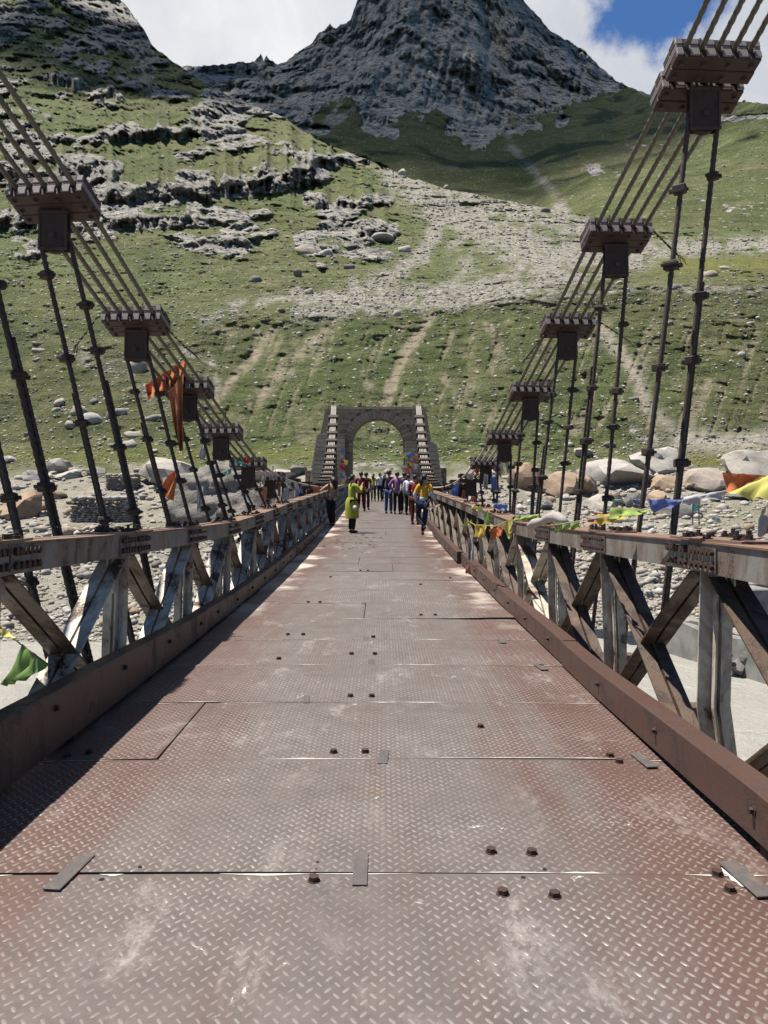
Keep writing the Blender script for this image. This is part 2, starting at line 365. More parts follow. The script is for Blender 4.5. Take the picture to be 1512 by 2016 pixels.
# hillside: grass with stones, scree and bare rock laid out by the ground itself
def terrain_mat(name, k, gain=1.0, vert=0.45):
    m, t = new_mat(name); P = pos(t)
    rock, scree, soil, lush, bank, dense = (t.attr(q) for q in ('rock', 'scree', 'soil', 'lush', 'bank', 'dense'))
    n0 = t.noise(P, 0.022 * k, 6, 0.6); n1 = t.noise(P, 0.16 * k, 7, 0.68, 0.3); n2 = t.noise(P, 0.9 * k, 6, 0.75); n3 = t.noise(P, 3.4 * k, 4, 0.75)
    band = t.noise(t.map(P, (0.55, 0.55, 3.2)), 0.55 * k, 5, 0.7, 0.6)          # terracettes trodden across the slope, their shading painted into the colour too
    g = t.ramp(n1, [(0.28, (0.050, 0.060, 0.020)), (0.48, (0.092, 0.098, 0.036)), (0.62, (0.132, 0.122, 0.055)), (0.76, (0.20, 0.165, 0.098))])
    g = t.mix(t.step(n0, 0.35, 0.65), t.mix(1.0, g, (0.78, 0.98, 0.75), 'MULTIPLY'), g)
    g = t.mix(dense, g, t.mix(1.0, g, (0.60, 0.66, 0.58), 'MULTIPLY'))                 # thicker, darker sward
    g = t.mix(lush, g, t.mix(n2, (0.088, 0.100, 0.020), (0.14, 0.135, 0.03)))
    g = t.mix(t.math('MULTIPLY', t.step(band, 0.48, 0.66), 0.75), g, (0.030, 0.035, 0.014))
    g = t.mix(t.math('MULTIPLY', t.step(t.math('ADD', t.math('MULTIPLY', n2, 0.7), t.math('MULTIPLY', band, 0.3)), 0.44, 0.34), 0.6), g, (0.17, 0.145, 0.09))
    g = t.mix(t.math('MULTIPLY', t.step(n3, 0.52, 0.66), 0.6), g, (0.19, 0.172, 0.118))
    g = t.mix(t.math('MULTIPLY', t.step(n3, 0.46, 0.34), 0.55), g, (0.022, 0.027, 0.010))
    vs_ = t.n('TexVoronoi'); vs_.inputs['Scale'].default_value = 0.85 * k; t.link(P, vs_.inputs['Vector'])
    vq = t.n('SeparateColor'); t.link(vs_.outputs['Color'], vq.inputs[0])
    speck = t.math('MULTIPLY', t.step(t.math('SUBTRACT', vs_.outputs['Distance'], t.math('MULTIPLY', vq.outputs[0], 0.20)), 0.10, 0.04), t.step(t.math('ADD', vq.outputs[1], t.math('MULTIPLY', t.math('SUBTRACT', n1, 0.5), 1.2)), 0.45, 0.62))
    g = t.mix(speck, g, t.mix(vq.outputs[2], (0.20, 0.19, 0.165), (0.40, 0.375, 0.33)))
    so = t.mix(n2, (0.145, 0.117, 0.077), (0.29, 0.245, 0.175)); so = t.mix(t.step(n3, 0.55, 0.70), so, (0.10, 0.088, 0.055))
    sfac = t.step(t.math('ADD', soil, t.math('ADD', t.math('MULTIPLY', t.math('SUBTRACT', n2, 0.5), 1.1), t.math('MULTIPLY', t.math('SUBTRACT', n1, 0.5), 0.9))), 0.20, 0.90)
    c = t.mix(sfac, g, so)
    vo = t.n('TexVoronoi'); vo.inputs['Scale'].default_value = 1.0 * k; t.link(P, vo.inputs['Vector'])
    vcol = t.n('SeparateColor'); t.link(vo.outputs['Color'], vcol.inputs[0])
    st = t.mix(vcol.outputs[0], (0.165, 0.151, 0.122), (0.32, 0.297, 0.25))
    st = t.mix(t.math('MULTIPLY', t.step(vo.outputs['Distance'], 0.50, 0.85), 0.8), st, (0.075, 0.070, 0.053))
    scf = t.math('MULTIPLY', t.step(t.math('ADD', scree, t.math('ADD', t.math('MULTIPLY', t.math('SUBTRACT', n3, 0.5), 0.8), t.math('ADD', t.math('MULTIPLY', t.math('SUBTRACT', n2, 0.5), 0.7), t.math('MULTIPLY', t.math('SUBTRACT', n1, 0.5), 0.8)))), 0.10, 0.62), 0.95)
    c = t.mix(scf, c, st)
    gr = t.mix(n2, (0.20, 0.178, 0.14), (0.36, 0.33, 0.275)); gr = t.mix(t.step(n3, 0.52, 0.7), gr, (0.10, 0.088, 0.068))
    c = t.mix(bank, c, gr)
    rk = t.ramp(t.noise(t.map(P, (1, 1, 2.6)), 0.13 * k, 8, 0.70, 0.5), [(p_, [q * gain for q in c_]) for p_, c_ in ((0.28, (0.080, 0.077, 0.070)), (0.45, (0.155, 0.147, 0.130)), (0.60, (0.225, 0.210, 0.180)), (0.75, (0.30, 0.270, 0.225)))])
    streak = t.noise(t.map(P, (1, 1, 0.14)), 0.50 * k, 7, 0.72)
    rk = t.mix(t.math('MULTIPLY', t.step(streak, 0.48, 0.62), vert), rk, [q * gain for q in (0.055, 0.053, 0.05)])
    cr = t.n('TexVoronoi', feature='DISTANCE_TO_EDGE'); cr.inputs['Scale'].default_value = 0.20 * k
    wv_ = t.n('VectorMath', operation='ADD'); nv = t.n('TexNoise'); nv.inputs['Scale'].default_value = 0.5 * k; nv.inputs['Detail'].default_value = 4; t.link(P, nv.inputs['Vector'])
    sv = t.n('VectorMath', operation='SCALE'); t.link(nv.outputs['Color'], sv.inputs[0]); sv.inputs['Scale'].default_value = 3.0 / k
    t.link(t.map(P, (0.7, 0.7, 1.9)), wv_.inputs[0]); t.link(sv.outputs[0], wv_.inputs[1]); t.link(wv_.outputs[0], cr.inputs['Vector'])
    crack = t.step(cr.outputs['Distance'], 0.07, 0.0)
    rk = t.mix(t.math('MULTIPLY', crack, 0.8), rk, [q * gain for q in (0.03, 0.03, 0.027)])
    rk = t.mix(t.math('MULTIPLY', t.step(n1, 0.60, 0.72), 0.5), rk, (0.06, 0.066, 0.028))
    rf = t.step(t.math('ADD', rock, t.math('ADD', t.math('MULTIPLY', t.math('SUBTRACT', n2, 0.5), 0.8), t.math('MULTIPLY', t.math('SUBTRACT', n1, 0.5), 0.5))), 0.40, 0.56)
    c = t.mix(rf, c, rk)
    h = t.math('ADD', t.math('ADD', t.math('MULTIPLY', n2, 0.7), t.math('MULTIPLY', n3, 0.35)), t.math('ADD', t.math('MULTIPLY', band, 0.8), t.math('MULTIPLY', t.math('MULTIPLY', crack, rf), -0.8)))
    MAT[name] = finish(m, t, c, 0.95, 0, h, 1.0, 0.9 / k, 0.12)
terrain_mat('hill_ground', 1.0, 1.45)
terrain_mat('peak_ground', 0.30, 2.0, 0.6)  # rock albedo raised in place of the pale haze over the peak

def cloth(name, col, trans=0.35, dirt=0.2):
    m, t = new_mat(name); P = pos(t); n_ = t.noise(P, 9, 5, 0.6)
    col = [q * 0.72 for q in col]
    c = t.mix(t.math('MULTIPLY', t.step(n_, 0.45, 0.75), dirt * 2), col, [q * 0.62 for q in col])
    b = t.n('BsdfPrincipled'); t.link(c, b.inputs['Base Color']); b.inputs['Roughness'].default_value = 0.85; b.inputs['Specular IOR Level'].default_value = 0.15
    tr = t.n('BsdfTranslucent'); t.link(c, tr.inputs['Color'])
    mx = t.n('MixShader'); mx.inputs[0].default_value = trans; t.link(b.outputs[0], mx.inputs[1]); t.link(tr.outputs[0], mx.inputs[2])
    o = t.n('OutputMaterial'); t.link(mx.outputs[0], o.inputs['Surface']); MAT[name] = m; return m
for nm, c_ in dict(flag_orange=(0.66, 0.22, 0.09), flag_yellow=(0.76, 0.70, 0.20), flag_green=(0.20, 0.32, 0.09), flag_lime=(0.42, 0.54, 0.16), flag_blue=(0.20, 0.27, 0.60),
                   flag_white=(0.60, 0.58, 0.58), flag_red=(0.60, 0.06, 0.06), flag_teal=(0.25, 0.50, 0.42), flag_peach=(0.58, 0.25, 0.13), flag_gold=(0.68, 0.50, 0.11), rag_white=(0.55, 0.50, 0.45)).items():
    cloth(nm, c_)
def fabric(name, col): cloth('fab_' + name, col, 0.0, 0.25)
for nm, c_ in dict(lime=(0.36, 0.38, 0.05), black=(0.016, 0.016, 0.018), tan=(0.38, 0.23, 0.14), maroon=(0.12, 0.012, 0.018), jeans=(0.045, 0.075, 0.16), navy=(0.018, 0.024, 0.05), purple=(0.26, 0.10, 0.22), white=(0.62, 0.62, 0.64),
                   orange=(0.60, 0.32, 0.03), sky=(0.48, 0.56, 0.62), brown=(0.10, 0.03, 0.02), yellow=(0.48, 0.46, 0.08), teal=(0.02, 0.24, 0.22), red=(0.20, 0.03, 0.03), charcoal=(0.03, 0.03, 0.033), bag=(0.50, 0.46, 0.40), shoe=(0.05, 0.04, 0.035)).items():
    fabric(nm, c_)
simple('splash_paint', (0.36, 0.34, 0.29), (0.48, 0.45, 0.39), 14, 0.8)
simple('pale_dust', (0.30, 0.275, 0.25), (0.42, 0.39, 0.36), 20, 0.95)
simple('skin', (0.30, 0.16, 0.10), (0.34, 0.19, 0.125), 8, 0.6, 0.05, 0.002)
simple('hair', (0.008, 0.007, 0.006), (0.02, 0.016, 0.014), 40, 0.5, 0.3, 0.005)
simple('eye', (0.02, 0.02, 0.02), (0.03, 0.03, 0.03), 5, 0.3)
simple('sign_green', (0.01, 0.20, 0.13), (0.012, 0.23, 0.15), 6, 0.5, 0.05)
simple('sign_white', (0.75, 0.76, 0.74), (0.8, 0.8, 0.78), 6, 0.5, 0.05)
simple('post_dark', (0.03, 0.03, 0.03), (0.05, 0.05, 0.045), 6, 0.5)
simple('phone_black', (0.01, 0.01, 0.012), (0.02, 0.02, 0.022), 6, 0.3, 0.02)
# ---------------------------------------------------------------- land
def strokes(px, py, lines):
    m = np.zeros_like(px)
    for pts, w, amt in lines:
        for (x0, y0), (x1, y1) in zip(pts[:-1], pts[1:]):
            dx, dy = x1 - x0, y1 - y0; q = np.clip(((px - x0) * dx + (py - y0) * dy) / (dx * dx + dy * dy), 0, 1)
            r = np.hypot(px - x0 - q * dx, py - y0 - q * dy); m = np.maximum(m, amt * np.exp(-(r / w) ** 2))
    return m

def column_table(cols, xs, yy):
    """depth at (x, y): cols {x: [(y, depth), ...]} read in log depth, blended across columns"""
    keys = sorted(cols); L = []
    for k in keys:
        a = sorted(cols[k]); L.append((np.array([p[0] for p in a], float), np.log([p[1] for p in a])))
    out = np.zeros_like(yy)
    for j, x in enumerate(xs):
        i = int(np.clip(np.searchsorted(keys, x) - 1, 0, len(keys) - 2)); q = np.clip((x - keys[i]) / (keys[i + 1] - keys[i]), 0, 1); q = q * q * (3 - 2 * q)
        def rd(T):
            ya, la = T; v = np.interp(yy[:, j], ya, la)
            lo = yy[:, j] < ya[0]; v[lo] = la[0] + (yy[lo, j] - ya[0]) * (la[1] - la[0]) / (ya[1] - ya[0])
            return v
        out[:, j] = rd(L[i]) * (1 - q) + rd(L[i + 1]) * q
    return np.exp(out)

class Land: pass
def grid_faces(nr, nc):
    i = np.arange(nr - 1)[:, None] * nc + np.arange(nc - 1)[None, :]
    return np.stack([i, i + 1, i + nc + 1, i + nc], -1).reshape(-1, 4)

def to_world(px, py, d):
    return np.stack([CAMX + (px - CX) / F * d, d, CAMZ + (CY - py) / F * d], -1)

def make_land(name, xs, ybot, ridge, nrow, cols, shape, mat, drop):
    nc = len(xs); tt = np.linspace(0, 1, nrow)[:, None]
    yr = np.array([ridge(x) for x in xs])[None, :]; yb = np.array([ybot(x) for x in xs])[None, :]
    py = yb + (yr - yb) * tt; px = np.broadcast_to(xs[None, :], py.shape).copy()
    px, py, d, masks = shape(px, py, xs, cols)
    v = to_world(px, py, d)
    # close the land behind its skyline
    back = []
    for k in (1, 2, 3):
        b = v[-1].copy(); b[:, 1] *= 1 + 0.05 * k; b[:, 0] = CAMX + (b[:, 0] - CAMX) * (1 + 0.05 * k); b[:, 2] -= drop * k * k; back.append(b)
    V = np.concatenate([v] + [b[None] for b in back], 0); nr = V.shape[0]
    me = mesh_np(name, V.reshape(-1, 3), grid_faces(nr, nc)[:, ::-1].copy(), MAT[mat], True)
    for k, mk in masks.items():
        a = me.attributes.new(k, 'FLOAT', 'POINT'); full = np.concatenate([mk] + [mk[-1:]] * 3, 0); a.data.foreach_set('value', full.astype(np.float32).ravel())
    o = obj(name, me); props(o, kind='structure')
    L = Land(); L.o = o; L.v = v; L.xs = xs; L.yb = yb[0]; L.yr = yr[0]; L.nr = nrow; L.masks = masks; L.py = py; L.px = px
    return L

def at(L, px, py):
    """ground point under a picture position"""
    j = float(np.interp(px, L.xs, np.arange(len(L.xs)))); j0 = int(min(j, len(L.xs) - 2)); q = j - j0
    def colp(jj):
        t_ = (L.yb[jj] - py) / (L.yb[jj] - L.yr[jj]) * (L.nr - 1); t_ = float(np.clip(t_, 0, L.nr - 1.001)); i = int(t_); r = t_ - i
        return L.v[i, jj] * (1 - r) + L.v[i + 1, jj] * r
    return Vector(colp(j0) * (1 - q) + colp(j0 + 1) * q)

near_x = np.concatenate([np.linspace(-900, -40, 60, endpoint=False), np.linspace(-40, 1552, 530, endpoint=False), np.linspace(1552, 2500, 60)])
cols1 = {
 -900: [(1265, 40), (1060, 58), (985, 78), (915, 96), (640, 152), (450, 245), (300, 350), (150, 480), (0, 640), (-200, 820)],
 0:    [(1265, 40), (1060, 58), (985, 78), (912, 96), (640, 152), (600, 166), (450, 245), (300, 350), (200, 440), (100, 560), (0, 690), (-200, 850)],
 340:  [(1265, 40), (1060, 58), (985, 78), (908, 96), (632, 152), (595, 168), (450, 252), (350, 335), (230, 460), (118, 640)],
 560:  [(1265, 40), (1060, 58), (985, 78), (905, 96), (625, 152), (590, 166), (450, 260), (350, 350), (235, 540)],
 600:  [(1265, 40), (1080, 54), (1003, 58), (975, 72), (905, 96), (622, 152), (590, 166), (450, 268), (350, 365), (262, 520)],
 760:  [(1265, 40), (1080, 54), (1000, 57), (985, 60), (962, 80), (905, 96), (612, 152), (575, 168), (450, 285), (335, 430)],
 880:  [(1265, 40), (1080, 54), (1003, 58), (975, 72), (905, 96), (604, 152), (570, 168), (450, 290), (372, 385)],
 1080: [(1225, 42), (1060, 58), (985, 78), (905, 96), (575, 152), (545, 166), (480, 250), (412, 340)],
 1300: [(1250, 39), (1060, 58), (985, 78), (892, 96), (560, 152), (535, 168), (505, 225), (470, 280), (448, 315)],
 1512: [(1290, 36), (1060, 58), (985, 78), (885, 97), (560, 150), (530, 168), (500, 225), (470, 280), (455, 310)],
 2500: [(1290, 36), (1060, 58), (985, 78), (885, 97), (560, 150), (530, 168), (500, 225), (470, 280), (455, 310)]}
def ridge1(x):
    b = float(np.interp(x, [-900, 0, 120, 200, 240, 262, 285, 300, 340, 400, 450, 560, 620, 700, 790, 880, 1080, 1200, 1300, 1512, 2500],
                        [-330, -130, -80, -40, 0, 28, 62, 88, 122, 160, 188, 232, 272, 306, 345, 372, 411, 432, 446, 452, 452]))
    return b + 3.0 * float(pn(x / 23.0, 3.3, 0)) + 1.6 * float(pn(x / 7.0, 8.3, 0))
def bot1(x): return float(np.interp(x, [-900, 950, 1080, 1300, 1512, 2500], [1265, 1262, 1228, 1252, 1292, 1292]))

def shape1(px, py, xs, cols):
    # outcrop mask: ledges of the left hill and the rocky right hill
    big = fbm(px / 150, py / 90, 1.7, 5); med = fbm(px / 46, py / 24, 5.1, 4)
    hill = sstep(py, 560, 455) * sstep(px, 860, 740) + 0.8 * sstep(px, 1290, 1380) * sstep(py, 470, 440)
    ledge = strokes(px, py, [([(200, 395), (330, 385), (430, 372), (600, 348)], 30, 1.0), ([(210, 455), (330, 440), (520, 415)], 22, 0.75), ([(0, 335), (120, 345), (230, 330)], 30, 0.9),
                             ([(200, 255), (300, 262), (400, 250)], 24, 0.9), ([(520, 275), (600, 300), (650, 320)], 26, 0.7), ([(600, 390), (700, 400), (760, 395)], 20, 0.9), ([(690, 445), (770, 440)], 18, 1.0),
                             ([(0, 215), (90, 225)], 18, 0.8), ([(330, 480), (420, 470)], 14, 1.0), ([(430, 470), (540, 455)], 14, 0.8), ([(580, 490), (660, 480), (640, 520)], 22, 0.7),
                             ([(100, 100), (230, 150), (330, 190), (420, 215)], 22, 0.8), ([(0, 20), (120, 60), (190, 95)], 30, 0.9), ([(150, 640), (210, 680)], 20, 0.35), ([(0, 430), (120, 440)], 25, 0.9), ([(0, 560), (90, 540)], 22, 0.6)])
    cliffL = sstep(px, 100, 150) * sstep(py, 140, 70) * sstep(px, 420, 330) * sstep(py - (px - 130) * 0.42, 40, 5)
    rockm = np.clip(np.maximum(hill * (0.44 + 1.1 * big + 0.7 * fbm(px / 80, py / 26, 25.1, 4)), ledge * (0.85 + 0.9 * med)), 0, 1.1)
    rockm = sstep(rockm, 0.42, 0.92); rockm = np.maximum(rockm, sstep(cliffL + 0.3 * big, 0.3, 0.6))
    y2 = py.copy()
    for T, c, off, amt in ((46.0, 0.30, 0.0, 0.85), (19.0, 0.30, 4.0, 0.75)):
        s_ = py / T + 0.9 * fbm(px / (T * 4.5), py / (T * 6), off + 2.2, 4) + 0.10 * px / T * 0.35
        f = s_ - np.floor(s_); wf = np.where(f > 1 - c, 1.0, f / (1 - c))
        y2 = y2 + (wf - f) * T * amt * rockm * 0.9
    # cliff bands: steep faces that look towards the river
    face = np.zeros_like(px); jag = 7 * fbm(px / 26, 0.0, 71.0, 4) + 3 * np.round(2 * pn(px / 9, 0.0, 72.0))
    for pts, hh in ((((195, 404), (300, 398), (420, 392), (520, 378), (600, 366), (640, 362)), 44), (((-60, 352), (60, 356), (150, 352), (240, 345)), 28), (((170, 274), (260, 280), (340, 272), (420, 262)), 24), (((200, 452), (300, 448), (400, 440)), 22),
                    (((540, 300), (600, 318), (680, 334)), 22), (((600, 410), (690, 412), (770, 402)), 20), (((690, 468), (780, 462)), 20), (((-60, 455), (40, 450), (110, 446)), 24), (((60, 150), (160, 178), (260, 205)), 18), (((420, 486), (520, 474)), 12), (((1380, 432), (1460, 430), (1530, 424)), 10)):
        xa = np.array([p[0] for p in pts], float); ya = np.array([p[1] for p in pts], float); yl = np.interp(px, xa, ya) + jag
        along = sstep(px, xa[0], xa[0] + 30) * sstep(px, xa[-1], xa[-1] - 30) * np.clip(0.75 + 0.8 * fbm(px / 33, 3.0, ya[0], 3), 0.15, 1.2); h_ = hh * along; s_ = yl - py
        bump = np.where(s_ < 0, 0.0, np.where(s_ < h_, s_, h_ * np.exp(-np.maximum(s_ - h_, 0) / (30.0 + 14 * np.abs(pn(px / 60, 1.0, 90.0)))))); y2 = y2 + bump
        face = np.maximum(face, sstep(s_, -3, 2) * sstep(s_ - h_, 7, 0) * sstep(h_, 3, 8))
    rockm = np.maximum(rockm, face)
    d = column_table(cols, xs, y2)
    P0 = to_world(px, y2, d)
    x_, y_, z_ = P0[..., 0], P0[..., 1], P0[..., 2]
    slope = sstep(py, 930, 880)
    d = d * (1 + 0.020 * slope * fbm(x_ / 26, y_ / 26, z_ / 26, 5, 0.55) + 0.006 * fbm(x_ / 2.6, y_ / 2.6, z_ / 2.6, 3))
    d = d * (1 + rockm * (0.010 * np.round(2.2 * fbm(x_ / 16, y_ / 30, z_ / 9, 4, 0.6)) / 2.2 + 0.006 * np.round(2.5 * fbm(x_ / 6, y_ / 12, z_ / 4, 3)) / 2.5 + 0.002 * fbm(x_ / 2.2, y_ / 2.2, z_ / 1.2, 3)))
    gul = strokes(px, py, GULLIES); d = d * (1 + 0.012 * gul)
    scree = strokes(px, py, SCREE); scree = np.clip(scree * (0.75 + 0.7 * fbm(px / 30, py / 18, 3.0, 4)), 0, 1)
    soil = np.clip(strokes(px, py, SOILS) * (0.85 + 0.5 * fbm(px / 16, py / 22, 6.0, 4)), 0, 1)
    soil = np.maximum(soil, 0.42 * sstep(fbm(px / 60, py / 130, 9.0, 4), 0.05, 0.5) * sstep(py, 900, 860) * sstep(py, 600, 640) * sstep(px, 330, 480))
    er = sstep(fbm((px + 0.35 * (py - 620)) / 15, py / 150, 52.0, 4), 0.05, 0.55) * sstep(py, 885, 840) * sstep(py, 625, 660) * sstep(px, 340, 470)
    soil = np.maximum(soil, 0.55 * er); d = d * (1 + 0.006 * er)
    lush = np.clip(strokes(px, py, [([(0, 895), (300, 900), (620, 893)], 14, 0.8), ([(640, 972), (860, 972)], 18, 0.6), ([(1300, 522), (1512, 520)], 18, 1.0), ([(1330, 908), (1460, 905)], 10, 1.0), ([(900, 905), (1010, 905)], 12, 0.6), ([(60, 1040), (330, 1035)], 10, 0.5), ([(1380, 1010), (1500, 1010)], 26, 0.5)]), 0, 1)
    bank = sstep(py + 26 * fbm(px / 60, py / 30, 2.0, 4), 912, 950) * (1 - 0.8 * lush) * (0.95 + 0.35 * fbm(px / 40, py / 14, 7.0, 3))
    bank = np.maximum(bank, strokes(px, py, [([(1340, 862), (1420, 872), (1512, 868), (1700, 866)], 20, 1.0), ([(1190, 660), (1250, 730), (1275, 800), (1340, 860)], 14, 0.55)]))
    rockm = rockm * sstep(py, 905, 880)
    crest = np.interp(px, [-100, 400, 640, 760, 1000, 1100, 1600], [600, 636, 622, 612, 592, 565, 556]); dense = sstep(py, crest - 2, crest + 12) * sstep(py, 900, 860) * (0.75 + 0.5 * fbm(px / 50, py / 60, 81.0, 4)); dense = np.clip(np.maximum(dense, 0.6 * sstep(px, 430, 300) * sstep(fbm(px / 90, py / 60, 83.0, 4), -0.1, 0.4)), 0, 1)
    return px, py, d, dict(dense=dense, rock=rockm, scree=scree, soil=soil, lush=lush, bank=np.clip(bank, 0, 1))
SCREE = [([(790, 348), (850, 402), (930, 440), (1050, 490), (1180, 505), (1260, 498)], 38, 1.0), ([(1230, 500), (1330, 487), (1512, 482), (1700, 482)], 18, 0.95), ([(860, 395), (960, 405), (1080, 425), (1200, 470)], 26, 0.95), ([(830, 400), (860, 450), (835, 500), (740, 560), (600, 602)], 20, 0.85),
         ([(600, 608), (720, 592), (860, 585), (1000, 565), (1130, 540)], 28, 1.0), ([(1000, 470), (1090, 540)], 46, 0.9), ([(870, 430), (930, 500), (900, 560)], 46, 0.42), ([(590, 575), (470, 600), (400, 632)], 14, 0.6), ([(700, 560), (640, 590)], 20, 0.7),
         ([(150, 700), (250, 740), (330, 800)], 26, 0.35), ([(640, 918), (870, 918)], 9, 0.8), ([(360, 690), (425, 720), (430, 770)], 9, 0.6), ([(1250, 850), (1340, 880)], 22, 0.6), ([(1060, 590), (1250, 570), (1512, 570)], 10, 0.5)]
SOILS = [([(848, 622), (835, 645), (800, 690), (775, 745), (758, 800)], 13, 1.1), ([(655, 640), (600, 690), (545, 740), (500, 800)], 22, 0.72), ([(535, 650), (500, 705), (460, 745), (425, 790)], 14, 0.85), ([(720, 735), (730, 770)], 14, 0.7),
         ([(960, 640), (985, 690), (990, 720)], 14, 0.6), ([(875, 740), (905, 800)], 14, 0.6), ([(1185, 645), (1240, 720), (1270, 800)], 16, 0.8), ([(1100, 620), (1060, 700)], 14, 0.45), ([(430, 640), (415, 700)], 12, 0.5), ([(700, 318), (760, 340), (900, 375)], 8, 0.8),
         ([(560, 660), (520, 720)], 10, 0.5), ([(1400, 590), (1480, 640)], 22, 0.4)]
GULLIES = [([(848, 622), (800, 690), (758, 800)], 16, 1.0), ([(535, 650), (460, 745)], 14, 0.8), ([(655, 640), (500, 800)], 22, 0.5), ([(1185, 645), (1270, 800)], 20, 0.8), ([(920, 620), (930, 860)], 20, 0.5), ([(700, 640), (660, 860)], 22, 0.5), ([(1050, 600), (1000, 860)], 22, 0.6)]
HILL = make_land('hillside', near_x, bot1, ridge1, 560, cols1, shape1, 'hill_ground', 6.0)

far_x = np.concatenate([np.linspace(-300, 330, 30, endpoint=False), np.linspace(330, 1552, 420, endpoint=False), np.linspace(1552, 2600, 50)])
cols2 = {
 -300: [(480, 700), (300, 900), (125, 1200)],
 400:  [(480, 700), (300, 900), (125, 1250)],
 560:  [(480, 650), (330, 850), (240, 1000), (120, 1300)],
 650:  [(480, 620), (330, 820), (250, 980), (150, 1180), (40, 1380)],
 700:  [(480, 600), (330, 820), (240, 1000), (170, 1120), (30, 1380), (-20, 1440)],
 800:  [(480, 560), (330, 800), (215, 1080), (100, 1200), (-60, 1400), (-160, 1520)],
 900:  [(480, 540), (340, 800), (255, 1050), (100, 1230), (-80, 1430), (-170, 1540)],
 1030: [(480, 480), (350, 760), (245, 1080), (120, 1300), (0, 1460), (-60, 1520)],
 1100: [(480, 420), (350, 680), (255, 1000), (180, 1220), (75, 1420)],
 1200: [(480, 350), (350, 600), (270, 880), (200, 1180), (150, 1330)],
 1300: [(480, 318), (370, 480), (270, 780), (190, 1080)],
 1512: [(480, 312), (370, 440), (270, 590), (200, 720)],
 2600: [(480, 312), (370, 440), (270, 590), (140, 760)]}
def ridge2(x):
    b = float(np.interp(x, [-300, 380, 430, 470, 500, 508, 514, 519, 524, 532, 545, 560, 575, 590, 612, 628, 640, 650, 660, 690, 705, 760, 860, 960, 1012, 1035, 1060, 1085, 1115, 1150, 1180, 1215, 1240, 1290, 1400, 1512, 2600],
                        [130, 130, 128, 122, 122, 112, 104, 118, 108, 118, 126, 124, 112, 100, 88, 64, 58, 46, 56, 40, -5, -110, -150, -110, -25, 8, 32, 62, 78, 98, 130, 160, 172, 190, 196, 204, 150]))
    return b + 2.5 * float(pn(x / 13.0, 1.3, 0)) + 2.2 * float(pn(x / 4.7, 6.3, 0)) * (1 if x < 1250 else 0.3)
def shape2(px, py, xs, cols):
    big = fbm(px / 130, py / 80, 21.7, 5); med = fbm(px / 34, py / 34, 15.1, 4); vert = ridged((px + 0.2 * py) / 16, py / 140, 31.0, 4)
    base = np.interp(px, [330, 430, 480, 560, 610, 640, 690, 730, 790, 860, 905, 950, 1010, 1090, 1160, 1215, 1260, 1330], [200, 200, 235, 262, 268, 190, 168, 250, 232, 212, 262, 270, 238, 205, 192, 182, 150, 120])
    cl = sstep(base - py + 26 * big + 14 * med + 16 * fbm(px / 9, py / 12, 41.0, 3), -26, 26)
    cl = np.maximum(cl, sstep(strokes(px, py, [([(560, 250), (640, 255)], 14, 0.8), ([(720, 250), (775, 262)], 16, 0.9), ([(890, 255), (950, 262)], 16, 0.9), ([(1150, 330), (1300, 350)], 18, 0.58), ([(1200, 285), (1320, 290)], 10, 0.5), ([(1400, 235), (1512, 228)], 9, 0.72), ([(1380, 400), (1500, 415)], 20, 0.55), ([(1340, 440), (1420, 440)], 10, 0.55),
                                             ([(1130, 235), (1000, 260)], 16, 0.55), ([(430, 200), (560, 240), (640, 290), (760, 335)], 10, 0.8)]) + 0.35 * med, 0.42, 0.66))
    cl = np.where(px > 1180, cl * np.where(py > 250, 0.40 + 0.5 * fbm(px / 14, py / 7, 61.0, 3), 0.8), cl); crag = cl * np.maximum(sstep(px, 1230, 1130), 0.45)
    y2 = py.copy()
    for T, c, off in ((40.0, 0.4, 0.0), (15.0, 0.4, 4.0)):
        s_ = py / T + 0.9 * fbm(px / (T * 2.5), py / (T * 5), off + 12.2, 4); f = s_ - np.floor(s_); wf = np.where(f > 1 - c, 1.0, f / (1 - c))
        y2 = y2 + (wf - f) * T * 0.22 * crag
    d = column_table(cols, xs, y2); P0 = to_world(px, y2, d); x_, y_, z_ = P0[..., 0], P0[..., 1], P0[..., 2]
    d = d * (1 + 0.018 * fbm(x_ / 160, y_ / 160, z_ / 160, 5, 0.55) + 0.002 * fbm(x_ / 9, y_ / 9, z_ / 9, 3))
    d = d * (1 + crag * (0.034 * ridged(x_ / 90, y_ / 160, z_ / 260, 5, 0.5) + 0.006 * ridged(x_ / 24, y_ / 60, z_ / 70, 4, 0.55) - 0.009 * vert))
    scree = np.clip(strokes(px, py, [([(985, 230), (1010, 290), (1060, 350), (1110, 400)], 12, 0.55), ([(1060, 210), (1000, 240)], 18, 0.7), ([(640, 250), (700, 215)], 9, 0.8), ([(1100, 400), (1110, 420)], 14, 0.8), ([(640, 240), (670, 205)], 5, 0.8), ([(1250, 175), (1290, 192)], 6, 0.6), ([(860, 330), (900, 328)], 5, 0.3)]) * (0.8 + 0.6 * med), 0, 1)
    z = np.zeros_like(px)
    return px, py, d, dict(dense=np.clip(0.75 * sstep(px, 1180, 980) + 0.5 * big, 0, 1), rock=cl, scree=scree, soil=z + 0.16 * sstep(big, 0.0, 0.5), lush=z, bank=z)
PEAK = make_land('mountain', far_x, lambda x: 480.0, ridge2, 300, cols2, shape2, 'peak_ground', 40.0)

